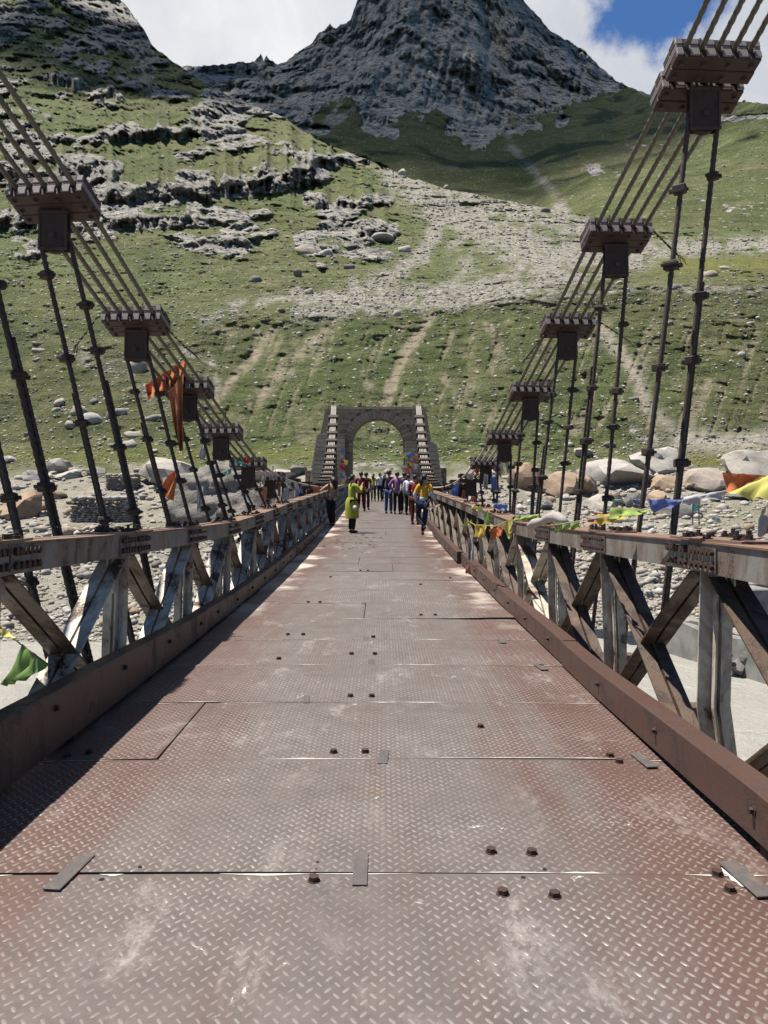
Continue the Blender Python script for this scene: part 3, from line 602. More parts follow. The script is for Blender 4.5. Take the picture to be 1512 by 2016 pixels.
# river
rv = MB(); xs_ = np.linspace(-260, 260, 131); ys_ = np.linspace(-120, 62, 92)
gx, gy = np.meshgrid(xs_, ys_); gz = -6.25 + 0.10 * fbm(gx / 3.2, gy / 5.5, 0.5, 4) + 0.03 * fbm(gx / 0.9, gy / 1.5, 3.5, 2)
river = obj('river', mesh_np('river', np.stack([gx, gy, gz], -1).reshape(-1, 3), grid_faces(92, 131), MAT['water'], True)); props(river, kind='structure')

# cumulus above the valley, out of the picture: it shades the peak and the cliff on the left
def cloud_mesh(name, centre, radii, seed, label):
    r_ = np.random.default_rng(seed); nu, nv = 96, 48
    th = np.linspace(0, 2 * np.pi, nu, endpoint=False)[None, :]; ph = np.linspace(0.02, np.pi - 0.02, nv)[:, None]
    x, y, z = np.cos(th) * np.sin(ph), np.sin(th) * np.sin(ph), np.cos(ph) * np.ones_like(th)
    k = 1 + 0.38 * fbm(x * 1.6 + seed, y * 1.6, z * 1.6, 6, 0.6)
    v = np.stack([x * k, y * k, z * k], -1).reshape(-1, 3)
    i = np.arange(nv - 1)[:, None] * nu + np.arange(nu)[None, :]; i2 = np.arange(nv - 1)[:, None] * nu + (np.arange(nu)[None, :] + 1) % nu
    f = np.stack([i, i2, i2 + nu, i + nu], -1).reshape(-1, 4)
    o = obj(name, mesh_np(name, v, f, MAT['cloud_white'], True), loc=centre, scale=radii); props(o, kind='structure'); return o
def shade_cloud(px, py, d, up, radii, seed, label):
    cloud_mesh('cloud', W(px, py, d) + SUN_DIR * up, radii, seed, label)
shade_cloud(890, 150, 1200, 800, (440, 520, 100), 3, '')
shade_cloud(215, 60, 620, 420, (110, 125, 35), 5, '')
# ---------------------------------------------------------------- the bridge
def cx(d): return -0.50 * (max(d, 0) / 56.0) ** 2
def deckz(d): return tab(d, [(-6, 0), (0, 0), (6, -0.02), (10, -0.02), (14, 0.03), (19, 0.14), (23.5, 0.26), (27, 0.36), (33, 0.56), (36, 0.65), (50, 0.94), (56, 1.0), (62, 1.0)])
def railz(d): return tab(d, [(-4, 1.30), (0, 1.28), (3.7, 1.245), (4.4, 1.225), (5.7, 1.185), (7.3, 1.15), (9.6, 1.11), (11, 1.10), (12.2, 1.13), (14.3, 1.185), (16, 1.245), (19, 1.31), (26, 1.48), (30, 1.58), (33, 1.68), (36, 1.77), (50, 2.06), (56, 2.12)])
TOWER_D = 56.0
JOINTS = [4.6 + 2.13 * k for k in range(-2, 24)]
JOINTS_L = [4.2 + 2.13 * k for k in range(-2, 24)]

# shared small meshes
def hexbolt(r=0.022, h=0.022, wr=0.032, wh=0.006, shank=0.0):
    b = MB()
    for rr, z0, z1, k in ((wr, 0, wh, 10), (r, wh, wh + h, 6)) + (((r * 0.55, wh + h, wh + h + shank, 8),) if shank else ()):
        poly = [(rr * math.cos(2 * math.pi * j / k), rr * math.sin(2 * math.pi * j / k)) for j in range(k)]
        b.prism(poly, (0, 0, z0), (1, 0, 0), (0, 1, 0), (0, 0, 1), z1 - z0)
    me = bpy.data.meshes.new('bolt'); me.from_pydata([tuple(p) for p in b.v], [], b.f); me.update(); me.materials.append(MAT['bolt_rust']); return me
BOLT = hexbolt(); BOLT_TALL = hexbolt(0.021, 0.020, 0.032, 0.006, 0.022); DECK_BOLT = hexbolt(0.021, 0.017, 0.026, 0.003)

# --- deck of chequer plates
SEAMS = [-2.1, -0.8, 0.5, 1.77, 3.07, 4.40, 5.60, 6.81, 7.98, 9.29, 10.58]
while SEAMS[-1] < TOWER_D - 1.3: SEAMS.append(SEAMS[-1] + 1.25)
DL, DR = -1.90, 1.80
deck = thing('bridge_deck', 'rusty diamond plate steel deck running straight to the stone arch', 'deck', (0, 0, 0))
SPLITS = {3: [], 4: [], 5: [-1.18], 6: [], 7: [], 8: [], 9: [-0.13]}
plates = []
rp = random.Random(5)
for k in range(len(SEAMS) - 1):
    y0, y1 = SEAMS[k], SEAMS[k + 1]
    sp = SPLITS.get(k, [rp.uniform(-0.6, 0.6)] if rp.random() < 0.15 else [])
    xs = [DL] + sp + [DR]
    for a, b in zip(xs[:-1], xs[1:]): plates.append((k, a, b, y0, y1, rp.uniform(-1, 1), rp.uniform(-1, 1), rp.uniform(-1, 1)))
LIFT = {(9, 1): 0.030, (4, 0): 0.004, (6, 1): 0.010}
def surf(pl, x, y):
    k, a, b, y0, y1, r1, r2, r3 = pl
    u, v = (x - a) / (b - a), (y - y0) / (y1 - y0)
    w = 0.004 * r1 * math.sin(3.1 * u + r2 * 3) * v + 0.005 * r2 * (1 - v) * math.sin(5 * u + r3) + 0.003 * r3 * math.sin(6.0 * v + r1)
    if k == 9 and b > 1: w += 0.028 * (1 - v) * u                      # the lifted front edge of one plate
    if k == 6 and b > 1: w += 0.010 * v * (1 - u)
    return deckz(y) + cxz(x) + 0.010 + max(-0.006, w)
def cxz(x): return -0.010 * (x / 1.7) ** 2
LUG_L, LUG_W, LUG_H = 0.0195, 0.0068, 0.0042
lug_v = np.array([(-1, 0, 0), (-0.5, -1, 0), (0.5, -1, 0), (1, 0, 0), (0.5, 1, 0), (-0.5, 1, 0), (-0.45, 0, 1), (0.45, 0, 1)]) * np.array([LUG_L, LUG_W, LUG_H])
lug_f = np.array([(0, 1, 6), (1, 2, 7), (1, 7, 6), (2, 3, 7), (3, 4, 7), (4, 5, 6), (4, 6, 7), (5, 0, 6)])
plate_objs = []
for pl in plates:
    k, a, b, y0, y1, *_ = pl; g = 0.0045
    nx = max(2, int((b - a) / 0.35)); ny = 4 if y0 < 14 else 2; mb = MB(); vs_ = []; fs = []
    for j in range(ny + 1):
        for i in range(nx + 1):
            x = a + g + (b - a - 2 * g) * i / nx; y = y0 + g + (y1 - y0 - 2 * g) * j / ny
            vs_.append(Vector((x + cx(y), y, surf(pl, x, y))))
    n0 = len(vs_); vs_ += [p - Vector((0, 0, 0.010)) for p in vs_]
    for j in range(ny):
        for i in range(nx):
            q = j * (nx + 1) + i; fs += [(q, q + 1, q + nx + 2, q + nx + 1), tuple(n0 + z for z in (q + nx + 1, q + nx + 2, q + 1, q))]
    per = [i for i in range(nx + 1)] + [(j + 1) * (nx + 1) + nx for j in range(ny)] + [ny * (nx + 1) + nx - 1 - i for i in range(nx)] + [(ny - 1 - j) * (nx + 1) for j in range(ny - 1)]
    for p, q in zip(per, per[1:] + per[:1]): fs.append((p, n0 + p, n0 + q, q))
    mb.add(vs_, fs); po = mb.build('deck_plate', MAT['deck'], deck); plate_objs.append((pl, po))
    if y1 < 15.5 and y1 > 1.7:                                          # raised lugs of the chequer pattern
        p_ = 0.0275; ii, jj = np.meshgrid(np.arange(int((b - a - 0.03) / p_)), np.arange(int((y1 - y0 - 0.03) / p_)))
        keep = (ii + jj) % 2 == 0; ii, jj = ii[keep], jj[keep]
        lx = a + 0.02 + ii * p_; ly = y0 + 0.02 + jj * p_; ang = np.where(ii % 2 == 0, 0.92, -0.92)
        wear = RNG.uniform(0.45, 1.1, len(lx)) * (0.75 + 0.5 * np.clip(fbm(lx * 1.5, ly * 1.2, 0.3, 3), -0.6, 0.6))
        lz = np.array([surf(pl, x, y) for x, y in zip(lx, ly)]) - 0.0006; lxx = lx + np.array([cx(y) for y in ly])
        ca, sa = np.cos(ang)[:, None], np.sin(ang)[:, None]
        V = np.stack([lxx[:, None] + lug_v[None, :, 0] * ca - lug_v[None, :, 1] * sa, ly[:, None] + lug_v[None, :, 0] * sa + lug_v[None, :, 1] * ca, lz[:, None] + lug_v[None, :, 2] * wear[:, None]], -1).reshape(-1, 3)
        Fc = (lug_f[None] + (np.arange(len(lx)) * 8)[:, None, None]).reshape(-1, 3)
        lo = obj('tread_pattern', mesh_np('tread_pattern', V, Fc, MAT['tread'], False), po); props(lo, kind='stuff')
def plate_at(x, y):
    for pl, po in plate_objs:
        if pl[1] <= x - cx(y) <= pl[2] and pl[3] <= y <= pl[4]: return pl, po
    return plate_objs[0]
def deck_pt(px, py):
    d = 1.5 * F / (py - CY)
    for _ in range(4): d = (CAMZ - deckz(d) - 0.012) * F / (py - CY)
    return CAMX + (px - CX) / F * d, d
for px, py in [(967, 1676), (1047, 1678), (990, 1758), (1092, 1762), (618, 1732), (1412, 1718), (1437, 1749), (657, 1480), (719, 1480), (690, 1371), (732, 1371), (692, 1288), (738, 1288), (567, 1250), (597, 1250), (829, 1212), (857, 1212),
               (1201, 1487), (1219, 1498), (946, 1432), (175, 1478), (132, 1484), (549, 1297), (607, 1186), (630, 1186), (735, 1255), (828, 1151), (1017, 1152), (1066, 1310), (886, 1138), (651, 1136), (710, 1124), (724, 1124)]:
    x, y = deck_pt(px, py); pl, po = plate_at(x, y)
    obj('bolt', DECK_BOLT, po, (x, y, surf(pl, x - cx(y), y)), (0, 0, random.random()))
for px, py, w, l, rz in [(710, 1711, 0.062, 0.30, 0.0), (138, 1716, 0.075, 0.33, -0.10), (755, 1490, 0.06, 0.26, -0.05), (730, 1304, 0.06, 0.26, 0), (720, 1258, 0.06, 0.26, 0), (603, 1377, 0.05, 0.22, 0.1), (716, 1187, 0.06, 0.26, 0), (1268, 1497, 0.07, 0.26, 0.1), (1065, 1313, 0.07, 0.26, 0.1), (713, 1087, 0.06, 0.24, 0), (1470, 1730, 0.085, 0.32, 0.1), (988, 1262, 0.07, 0.25, 0)]:
    x, y = deck_pt(px, py); pl, po = plate_at(x, y - 0.02); s = MB()
    zz = max(surf(pl, x - cx(y), y), deckz(y) + 0.012) + 0.001
    s.box((0, 0, 0), (w / 2 * 0.92, l / 2 * 0.86, 0.004), None, 0.002)
    o = s.build('lifting_slot', MAT['slot_steel'], po); o.location = (x, y, zz); o.rotation_euler = (0, 0, rz)
for px, py, r in [(1030, 1725, 0.010), (1072, 1708, 0.010), (277, 1706, 0.011), (625, 1697, 0.008), (200, 1728, 0.011), (622, 1710, 0.006), (484, 1416, 0.009)]:
    x, y = deck_pt(px, py); pl, po = plate_at(x, y); s = MB(); s.prism([(r * math.cos(j * 0.628), r * math.sin(j * 0.628)) for j in range(10)], (0, 0, -0.004), (1, 0, 0), (0, 1, 0), (0, 0, 1), 0.0052)
    o = s.build('hole_shade_disc', MAT['phone_black'], po); o.location = (x, y, surf(pl, x - cx(y), y) )  # flat black disc painted in for the shade inside the hole
for k, y in enumerate(SEAMS):                                            # unseen beams added under the seams so the gaps stay dark
    s = MB(); s.box((cx(y) - 0.13, y, deckz(y) - 0.09), (1.72, 0.10, 0.075)); s.build('seam_light_blocker', MAT['bracket_iron'], deck)
for x in (-1.45, -0.75, 0, 0.75, 1.35):
    s = MB(); s.sweep([(-0.05, -0.16), (0.05, -0.16), (0.05, 0.0), (-0.05, 0.0)], [(cx(y) + x, y, deckz(y) - 0.165) for y in SEAMS], (1, 0, 0)); s.build('stringer', MAT['bracket_iron'], deck)
for y in JOINTS:                                                         # floor beams reaching out to the hangers
    s = MB(); z = deckz(y) - 0.50
    s.box((cx(y), y, z + 0.17), (2.95, 0.09, 0.012)); s.box((cx(y), y, z - 0.17), (2.95, 0.09, 0.012)); s.box((cx(y), y, z), (2.93, 0.010, 0.158)); s.build('floor_beam', MAT['truss_brown'], deck)

rd = random.Random(44)
for k in range(4, 16):                                                   # dust gathered along the seams
    y = SEAMS[k]; mb = MB(); x = DL + 0.05
    while x < DR - 0.2:
        l = rd.uniform(0.08, 0.5)
        if rd.random() < 0.62:
            w0, w1 = rd.uniform(0.003, 0.012), rd.uniform(0.003, 0.014); pl, po = plate_at(x + l / 2 + cx(y), y - 0.02); s_ = -1 if rd.random() < 0.6 else 1
            n_ = 6; top = []; bot = []
            for i in range(n_ + 1):
                xx = x + l * i / n_; f_ = math.sin(math.pi * (i + 0.3) / (n_ + 0.6)); p2, _ = plate_at(xx + cx(y), y + s_ * 0.02); yy = y + s_ * 0.005
                top.append(Vector((xx + cx(y), yy + s_ * (w0 + w1 * rd.random()) * f_, surf(p2, xx, yy) + 0.0016))); bot.append(Vector((xx + cx(y), yy, surf(p2, xx, yy) + 0.0016)))
            mb.add(bot + top, [(i, i + 1, n_ + 2 + i, n_ + 1 + i) for i in range(n_)])
        x += l
    if mb.v: props(mb.build('seam_dust', MAT['pale_dust'], deck), kind='stuff')
# dried mud on the far half of the deck
mudb = MB(); rm = random.Random(3)
for i in range(34):
    x, y = deck_pt(rm.gauss(700, 28), rm.gauss(1068, 9)); r = rm.uniform(0.02, 0.075)
    z = deckz(y) + 0.012; k = 7; ring = [(x + r * rm.uniform(0.6, 1.2) * math.cos(6.283 * j / k), y + r * rm.uniform(0.8, 1.6) * math.sin(6.283 * j / k), z - 0.004) for j in range(k)]
    mudb.add(ring + [(x, y, z + r * 0.4)], [(j, (j + 1) % k, k) for j in range(k)])
props(mudb.build('mud_crumbs', MAT['mud']), 'dark dried mud crumbs scattered on the deck before the woman in lime', 'mud', None, 'stuff')

ring = []
for px, py in [(1420, 1703), (1431, 1698), (1443, 1701), (1452, 1711), (1463, 1716), (1474, 1727), (1487, 1735), (1497, 1745), (1511, 1752), (1506, 1757), (1492, 1753), (1480, 1750), (1470, 1743), (1458, 1741), (1450, 1733), (1439, 1729), (1434, 1719), (1425, 1714)]:
    x_, y_ = deck_pt(px, py); pl, po = plate_at(min(x_, DR - 0.01), y_); ring.append(Vector((x_, y_, surf(pl, min(x_, DR - 0.01), y_) + 0.0030)))
ctr = sum(ring, Vector()) / len(ring); ctr.z += 0.0005; mb = MB(); mb.add(ring + [ctr], [(j, (j + 1) % len(ring), len(ring)) for j in range(len(ring))]); mb.build('paint_splash', MAT['splash_paint'], po)
# --- kerb beams along both edges
def kerb(side, y0, y1, shift, label, lift=0.0):
    ys = np.arange(y0, y1 + 0.01, (y1 - y0) / max(1, round((y1 - y0) / 0.5))); w = 0.135
    def zt(y):
        if side > 0: return tab(y, [(-3, 0.27), (3.3, 0.253), (3.8, 0.24), (5.9, 0.20), (8, 0.205), (10, 0.215), (12, deckz(12) + 0.235), (16, deckz(16) + 0.235)]) if y < 16 else deckz(y) + 0.235
        return tab(y, [(-3, 0.44), (3.6, 0.385), (4.8, 0.345), (6, 0.315), (8, 0.245), (10, 0.215), (13, deckz(13) + 0.215)]) if y < 13 else deckz(y) + 0.215
    def h(y): return 0.225
    xi = 1.66 if side > 0 else -1.775
    root = thing('kerb_beam', label, 'kerb beam', (xi + side * w / 2 + cx(y0), y0, deckz(y0)), 'kerb beams along the deck')
    mb = MB(); c = 0.010; n_ = len(ys); H = 0.215
    def zlow(y): return min(zt(y) - 0.20, deckz(y) + 0.034) if side < 0 else zt(y) - 0.215
    for y in ys:
        x0 = xi + side * shift + cx(y); t_ = zt(y) + lift + 0.004 * math.sin(y * 1.7 + side); b_ = zlow(y) + lift
        mb.v += [Vector((x0 + side * a_, y, z_)) for a_, z_ in ((c, t_), (w - c, t_), (w, t_ - c), (w, b_ + c), (w - c, b_), (c, b_), (0, b_ + c), (0, t_ - c))]
    for i in range(n_ - 1): mb.f += [[i * 8 + j, (i + 1) * 8 + j, (i + 1) * 8 + (j + 1) % 8, i * 8 + (j + 1) % 8] for j in range(8)]
    mb.f += [list(range(8)), [(n_ - 1) * 8 + j for j in range(8)]]
    beam = mb.build('beam', MAT['curb_paint'], root, root.location)
    yb = y0 + 0.55
    while yb < min(y1, 34):
        if yb > 2.5:
            o = obj('bolt', BOLT, root, Vector((xi + side * shift + cx(yb) , yb, zt(yb) - 0.09)) - Vector(root.location), (0, -side * math.pi / 2, 0)); o.scale = (0.7, 0.7, 0.8)
        yb += 1.18
    yb = y0 + 0.4
    while yb < y1:                                                       # packers that hold the beam off the plates
        s = MB(); zz0 = deckz(yb) - 0.008; zz1 = zlow(yb) + lift + 0.002
        if zz1 - zz0 > 0.008: s.box((xi + side * (shift + w / 2) + cx(yb), yb, (zz0 + zz1) / 2), (0.05, 0.05, (zz1 - zz0) / 2)); s.build('packer', MAT['bracket_iron'], root, root.location)
        yb += 1.6
for side, segs in ((1, [(-2, 6.80, 0.0, 0.0, 'long brown steel kerb beam at the right edge nearest the camera'), (6.83, 15.5, 0.012, 0, 'second brown kerb beam along the right deck edge, beyond the first joint'), (15.62, 23.0, -0.06, 0.01, 'brown kerb beam stepping inward at the right edge below the hanging bunting'),
                        (23.04, 39, 0.0, 0, 'right kerb beam beside the woman leaning on the rail'), (39.04, 55.5, 0.0, 0, 'farthest right kerb beam ending at the stone arch')]),
                   (-1, [(-2, 8.28, 0.0, 0.0, 'long dark kerb beam in shadow at the left edge nearest the camera'), (8.31, 17.0, 0.01, 0, 'second brown kerb beam along the left edge after the joint'), (17.04, 29.0, 0.0, 0, 'left kerb beam next to the woman in lime and the one in tan'),
                         (29.04, 55.5, 0.0, 0, 'farthest left kerb beam ending at the stone arch')])):
    for a, b, sh, li, lb in segs: kerb(side, a, b, sh, lb, li)

# --- trusses
def angle_pair(name, p0, p1, w, leg, gap, mat, parent, org, flip=1, bend=None):
    """two steel angles back to back with a slit between them"""
    p0, p1 = Vector(p0), Vector(p1); t_ = 0.012; mb = MB()
    path = [p0 + (p1 - p0) * q for q in ((0, 0.35, 0.65, 1.0) if bend else (0, 1))]
    if bend: path[1] += Vector(bend); path[2] += Vector(bend) * 0.55
    for s in (-1, 1):
        a, b = gap / 2, gap / 2 + w
        prof = [(a, 0), (b, 0), (b, t_), (a + t_, t_), (a + t_, leg), (a, leg)]
        prof = [(s * x, flip * y) for x, y in prof]
        mb.sweep(prof, path, (1, 0, 0))
    return mb.build(name, mat, parent, org)
CHW, CHH = 0.30, 0.165
for side in (-1, 1):
    nm = 'left' if side < 0 else 'right'
    root = thing('truss_parapet', 'peeling grey steel truss parapet along the %s side of the deck' % nm, 'truss', (side * 1.925 + cx(0), -0.0, 0.0), 'truss parapets of the bridge')
    org = root.location; chw = 0.275 if side < 0 else CHW
    xin = side * 1.925; xc = side * (1.925 + chw / 2)
    rt = random.Random(20 + side)
    def TP(d, z, dx=0.0): return Vector((xc + cx(d) + dx, d, z))
    JS = JOINTS if side > 0 else JOINTS_L
    for k, d in enumerate(JS):
        z1 = railz(d) - 0.012; zb = deckz(d) - 0.28; near = 2 < d < 16
        # chord: two channels below a cap plate, one panel long
        if k + 1 < len(JS):
            d2 = JS[k + 1]; z2 = railz(d2) - 0.012; e = 0.003
            A = TP(d + e, z1); B = TP(d2 - e, z2); tf = 0.012; hw = chw / 2
            mb = MB()
            for s in (-1, 1):
                prof = [(s * hw, 0), (s * (hw - 0.05), 0), (s * (hw - 0.05), tf), (s * (hw - tf), tf), (s * (hw - tf), CHH - tf), (s * (hw - 0.05), CHH - tf), (s * (hw - 0.05), CHH), (s * hw, CHH)]
                mb.sweep([(a, -b) for a, b in prof], [A, B], (1, 0, 0))
            o = mb.build('top_chord', MAT['chord_paint'], root, org)
            mb = MB(); mb.sweep([(-hw - 0.012, 0.002), (hw + 0.012, 0.002), (hw + 0.012, 0.012), (-hw - 0.012, 0.012)], [A, B], (1, 0, 0)); mb.build('cap_plate', MAT['cap_rust'], root, org)
            # bottom chord
            mb = MB(); mb.sweep([(-0.09, 0), (0.09, 0), (0.09, 0.15), (-0.09, 0.15)], [TP(d + e, zb + 0.02), TP(d2 - e, deckz(d2) - 0.26)], (1, 0, 0)); mb.build('bottom_chord', MAT['truss_brown'], root, org)
            # diagonals of the panel
            inset = 0.17; dz = z1 - CHH; dz2 = z2 - CHH; zb2 = deckz(d2) - 0.28
            m1, m2 = (MAT['truss_paint'], MAT['truss_paint']) if side < 0 else (MAT['truss_paint'], MAT['truss_brown'])
            lat = side * 0.02
            angle_pair('diagonal', TP(d + inset, dz - 0.02, lat), TP(d2 - inset, zb2 + 0.10, lat), 0.092, 0.075, 0.020, (MAT['truss_brown'] if side < 0 else m1 if rt.random() < 0.6 else MAT['truss_brown']), root, org, 1, (side * rt.uniform(-0.02, 0.03), 0, rt.uniform(-.015, .015)) if near else None)  # left falling diagonals: dark rust, with underside shade put into the colour
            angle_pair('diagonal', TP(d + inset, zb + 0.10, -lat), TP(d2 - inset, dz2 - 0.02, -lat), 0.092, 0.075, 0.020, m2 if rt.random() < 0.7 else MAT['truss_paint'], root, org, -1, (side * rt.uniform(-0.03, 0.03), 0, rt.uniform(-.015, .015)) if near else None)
        # post
        bend = (side * -0.045, 0, 0) if (k == 2 and side > 0) else (side * rt.uniform(-0.015, 0.015), 0, 0) if near else None
        angle_pair('post', TP(d, zb + 0.1, side * 0.035), TP(d, z1 - CHH + 0.004, 0), 0.088, 0.07, 0.022, MAT['truss_paint'] if rt.random() < 0.8 else MAT['truss_brown'], root, org, 1, bend)
        # gusset plates (top and bottom) between the angles
        mb = MB(); zt = z1 - CHH - 0.001
        poly = [(-0.24, 0), (0.24, 0), (0.24, -0.10), (0.11, -0.30), (-0.11, -0.30), (-0.24, -0.10)]
        mb.prism(poly, TP(d, zt, -0.005), (0, 1, 0), (0, 0, 1), (1, 0, 0), 0.010); mb.build('gusset', MAT['truss_paint'], root, org)
        # cap splice with bolts
        if d > 34: continue
        L = rt.uniform(0.40, 0.52); y0_, y1_ = d - L, d + L; hw = chw / 2 + 0.012
        mb = MB(); ins = 0.10
        zz = lambda y: np.interp(y, JS, [railz(q) - 0.012 for q in JS]) + 0.0
        poly = [(-hw * 0.55, y0_), (hw * 0.55, y0_), (hw + 0.004, d - ins), (hw + 0.004, d + ins), (hw * 0.55, y1_), (-hw * 0.55, y1_), (-hw - 0.004, d + ins), (-hw - 0.004, d - ins)] if rt.random() < 0.75 else \
               [(-hw - 0.004, y0_), (hw + 0.004, y0_), (hw + 0.004, d), (hw + 0.004, y1_), (-hw - 0.004, y1_), (-hw - 0.004, d)]
        top = [TP(y, zz(y) + 0.026, a) for a, y in poly]; low = [p - Vector((0, 0, 0.013)) for p in top]; n_ = len(poly); ctr_t = TP(d, zz(d) + 0.026); ctr_l = ctr_t - Vector((0, 0, 0.013))
        mb.add(top + low + [ctr_t, ctr_l], [(i, (i + 1) % n_, 2 * n_) for i in range(n_)] + [(n_ + (i + 1) % n_, n_ + i, 2 * n_ + 1) for i in range(n_)] + [(i, n_ + i, n_ + (i + 1) % n_, (i + 1) % n_) for i in range(n_)])
        cp = mb.build('cover_plate', MAT['cap_rust'], root, org)
        if d < 19:
            for y, a in [(d + s * q, u * (hw - 0.045)) for s in (-1, 1) for q, u in ((0.06, 1), (0.15, 1), (0.06, -1), (0.15, -1), (0.24, 0.6), (0.24, -0.5), (0.34, 0.25), (0.34, -0.3))]:
                if rt.random() < 0.1 or abs(y - d) > L - 0.05: continue
                o = obj('bolt', BOLT_TALL if rt.random() < 0.55 else BOLT, cp, TP(y, zz(y) + 0.0255, a + rt.uniform(-.008, .008)) - org, (rt.uniform(-.05, .05), rt.uniform(-.05, .05), rt.random() * 3)); o.scale = (1.1, 1.1, rt.uniform(0.8, 1.2))
        # web splices with rusty bolt rows, on the inner face
        for s, ya, yb_ in ((-1, d - 0.36, d - 0.012), (1, d + 0.012, d + 0.36)):
            mb = MB(); xx = xin + cx(d); za, zb_ = zz(ya), zz(yb_)
            mb.box((xx - side * 0.005, (ya + yb_) / 2, (za + zb_) / 2 - CHH / 2 - 0.004), (0.0048, (yb_ - ya) / 2, CHH / 2 - 0.016), Matrix.Rotation(math.atan2(zb_ - za, yb_ - ya), 3, 'X'))
            wp = mb.build('web_splice', MAT['chord_paint'], root, org)
            mb = MB()
            for row, nb in ((0.040, 6), (0.118, 5)):
                for q in range(nb):
                    y = ya + (yb_ - ya) * (0.12 + 0.78 * q / (nb - 1)); r = 0.023 * rt.uniform(0.85, 1.15)
                    poly = [(r * math.cos(1.047 * j), r * math.sin(1.047 * j)) for j in range(6)]
                    mb.prism(poly, Vector((xx - side * 0.0095, y, np.interp(y, [ya, yb_], [za, zb_]) - row)), (0, 1, 0), (0, 0, 1), (-side, 0, 0), 0.022)
            bo = mb.build("web_bolts", MAT["bolt_rust"], wp, org); props(bo, kind="stuff")
# ---------------------------------------------------------------- main cables, clamps and hangers
RC = [(0.0, 7.75, 3.05), (3.0, 6.55, 2.98), (5.0, 5.72, 2.92), (6.73, 5.10, 2.865), (8.86, 4.43, 2.74), (10.99, 3.86, 2.69), (13.12, 3.20, 2.57), (15.25, 2.58, 2.46), (17.38, 2.16, 2.37), (19.51, 1.86, 2.28), (24, 1.68, 2.16)]
LC = [(0.0, 7.1, -4.1), (3.0, 5.75, -3.65), (5.0, 5.02, -3.22), (7.2, 4.21, -2.95), (9.3, 3.55, -2.86), (11.3, 3.02, -2.76), (13.2, 2.53, -2.67), (15.2, 2.08, -2.57), (17.3, 1.86, -2.47), (19.5, 1.75, -2.34), (24, 1.67, -2.12)]  # unseen near points bent outward to keep rope shadows off the deck
KS = 1.18                                                               # the cables hang well outside the parapets
def cable_tab(T, side):
    a = [(d * KS, CAMZ + (z - CAMZ) * KS, CAMX + (x - CAMX) * KS) for d, z, x in T]
    for d in np.arange(31, 56.01, 2.5):
        q = ((d - 30) / 26.0); a.append((d, 1.70 + 6.05 * q ** 2.35, cx(d) + side * (2.32 + 0.73 * q)))
    return np.array(a)
CT = {1: cable_tab(RC, 1), -1: cable_tab(LC, -1)}
def smooth_interp(x, xs, ys):
    i = int(np.clip(np.searchsorted(xs, x) - 1, 0, len(xs) - 2)); t_ = (x - xs[i]) / (xs[i + 1] - xs[i])
    m = lambda j: (ys[min(j + 1, len(xs) - 1)] - ys[max(j - 1, 0)]) / (xs[min(j + 1, len(xs) - 1)] - xs[max(j - 1, 0)])
    h = xs[i + 1] - xs[i]; t2, t3 = t_ * t_, t_ ** 3
    return (2 * t3 - 3 * t2 + 1) * ys[i] + (t3 - 2 * t2 + t_) * h * m(i) + (-2 * t3 + 3 * t2) * ys[i + 1] + (t3 - t2) * h * m(i + 1)
def cab(side, d):
    T = CT[side]; return Vector((smooth_interp(d, T[:, 0], T[:, 2]), d, smooth_interp(d, T[:, 0], T[:, 1])))
def lobed(r, lobes=4, per=4):
    n_ = lobes * per; return [(r * (0.92 + 0.10 * math.cos(lobes * 2 * math.pi * j / n_)) * math.cos(2 * math.pi * j / n_), r * (0.92 + 0.10 * math.cos(lobes * 2 * math.pi * j / n_)) * math.sin(2 * math.pi * j / n_)) for j in range(n_)]
def rope(mb, pts, r, pitch=0.30, simple_=False):
    pts = [Vector(p) for p in pts]
    if simple_: mb.tube(pts, r, 7); return
    tw = [0.0]
    for a, b in zip(pts[:-1], pts[1:]): tw.append(tw[-1] + (b - a).length / pitch * 2 * math.pi)
    mb.sweep(lobed(r), pts, (1, 0.13, 0.07), True, True, tw)
SP = [KS * q for q in (-0.27, -0.135, 0.0, 0.135, 0.27)]
def spread(d): return float(np.interp(d, [0, 9.5, 24, 44, 56], [1.06, 1.0, 0.9, 0.60, 0.48]))
for side in (-1, 1):
    nm = 'left' if side < 0 else 'right'
    root = thing('main_cable', 'bundle of five grey wire ropes sweeping down on the %s side' % nm, 'cable', cab(side, 56.0), 'main suspension cables')
    ds = list(np.arange(1.0, 19.0, 0.05)) + list(np.arange(19.0, 56.2, 0.7))
    for q in SP:
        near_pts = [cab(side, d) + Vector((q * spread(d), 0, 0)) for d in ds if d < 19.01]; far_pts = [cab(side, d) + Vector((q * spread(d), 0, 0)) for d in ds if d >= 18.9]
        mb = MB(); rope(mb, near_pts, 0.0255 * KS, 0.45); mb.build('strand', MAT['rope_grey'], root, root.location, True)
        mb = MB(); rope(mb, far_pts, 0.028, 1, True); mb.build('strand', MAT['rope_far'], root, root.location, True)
ORD = ['first', 'second', 'third', 'fourth', 'fifth', 'sixth', 'seventh', 'eighth', 'ninth', 'tenth']
SHEAVE = None
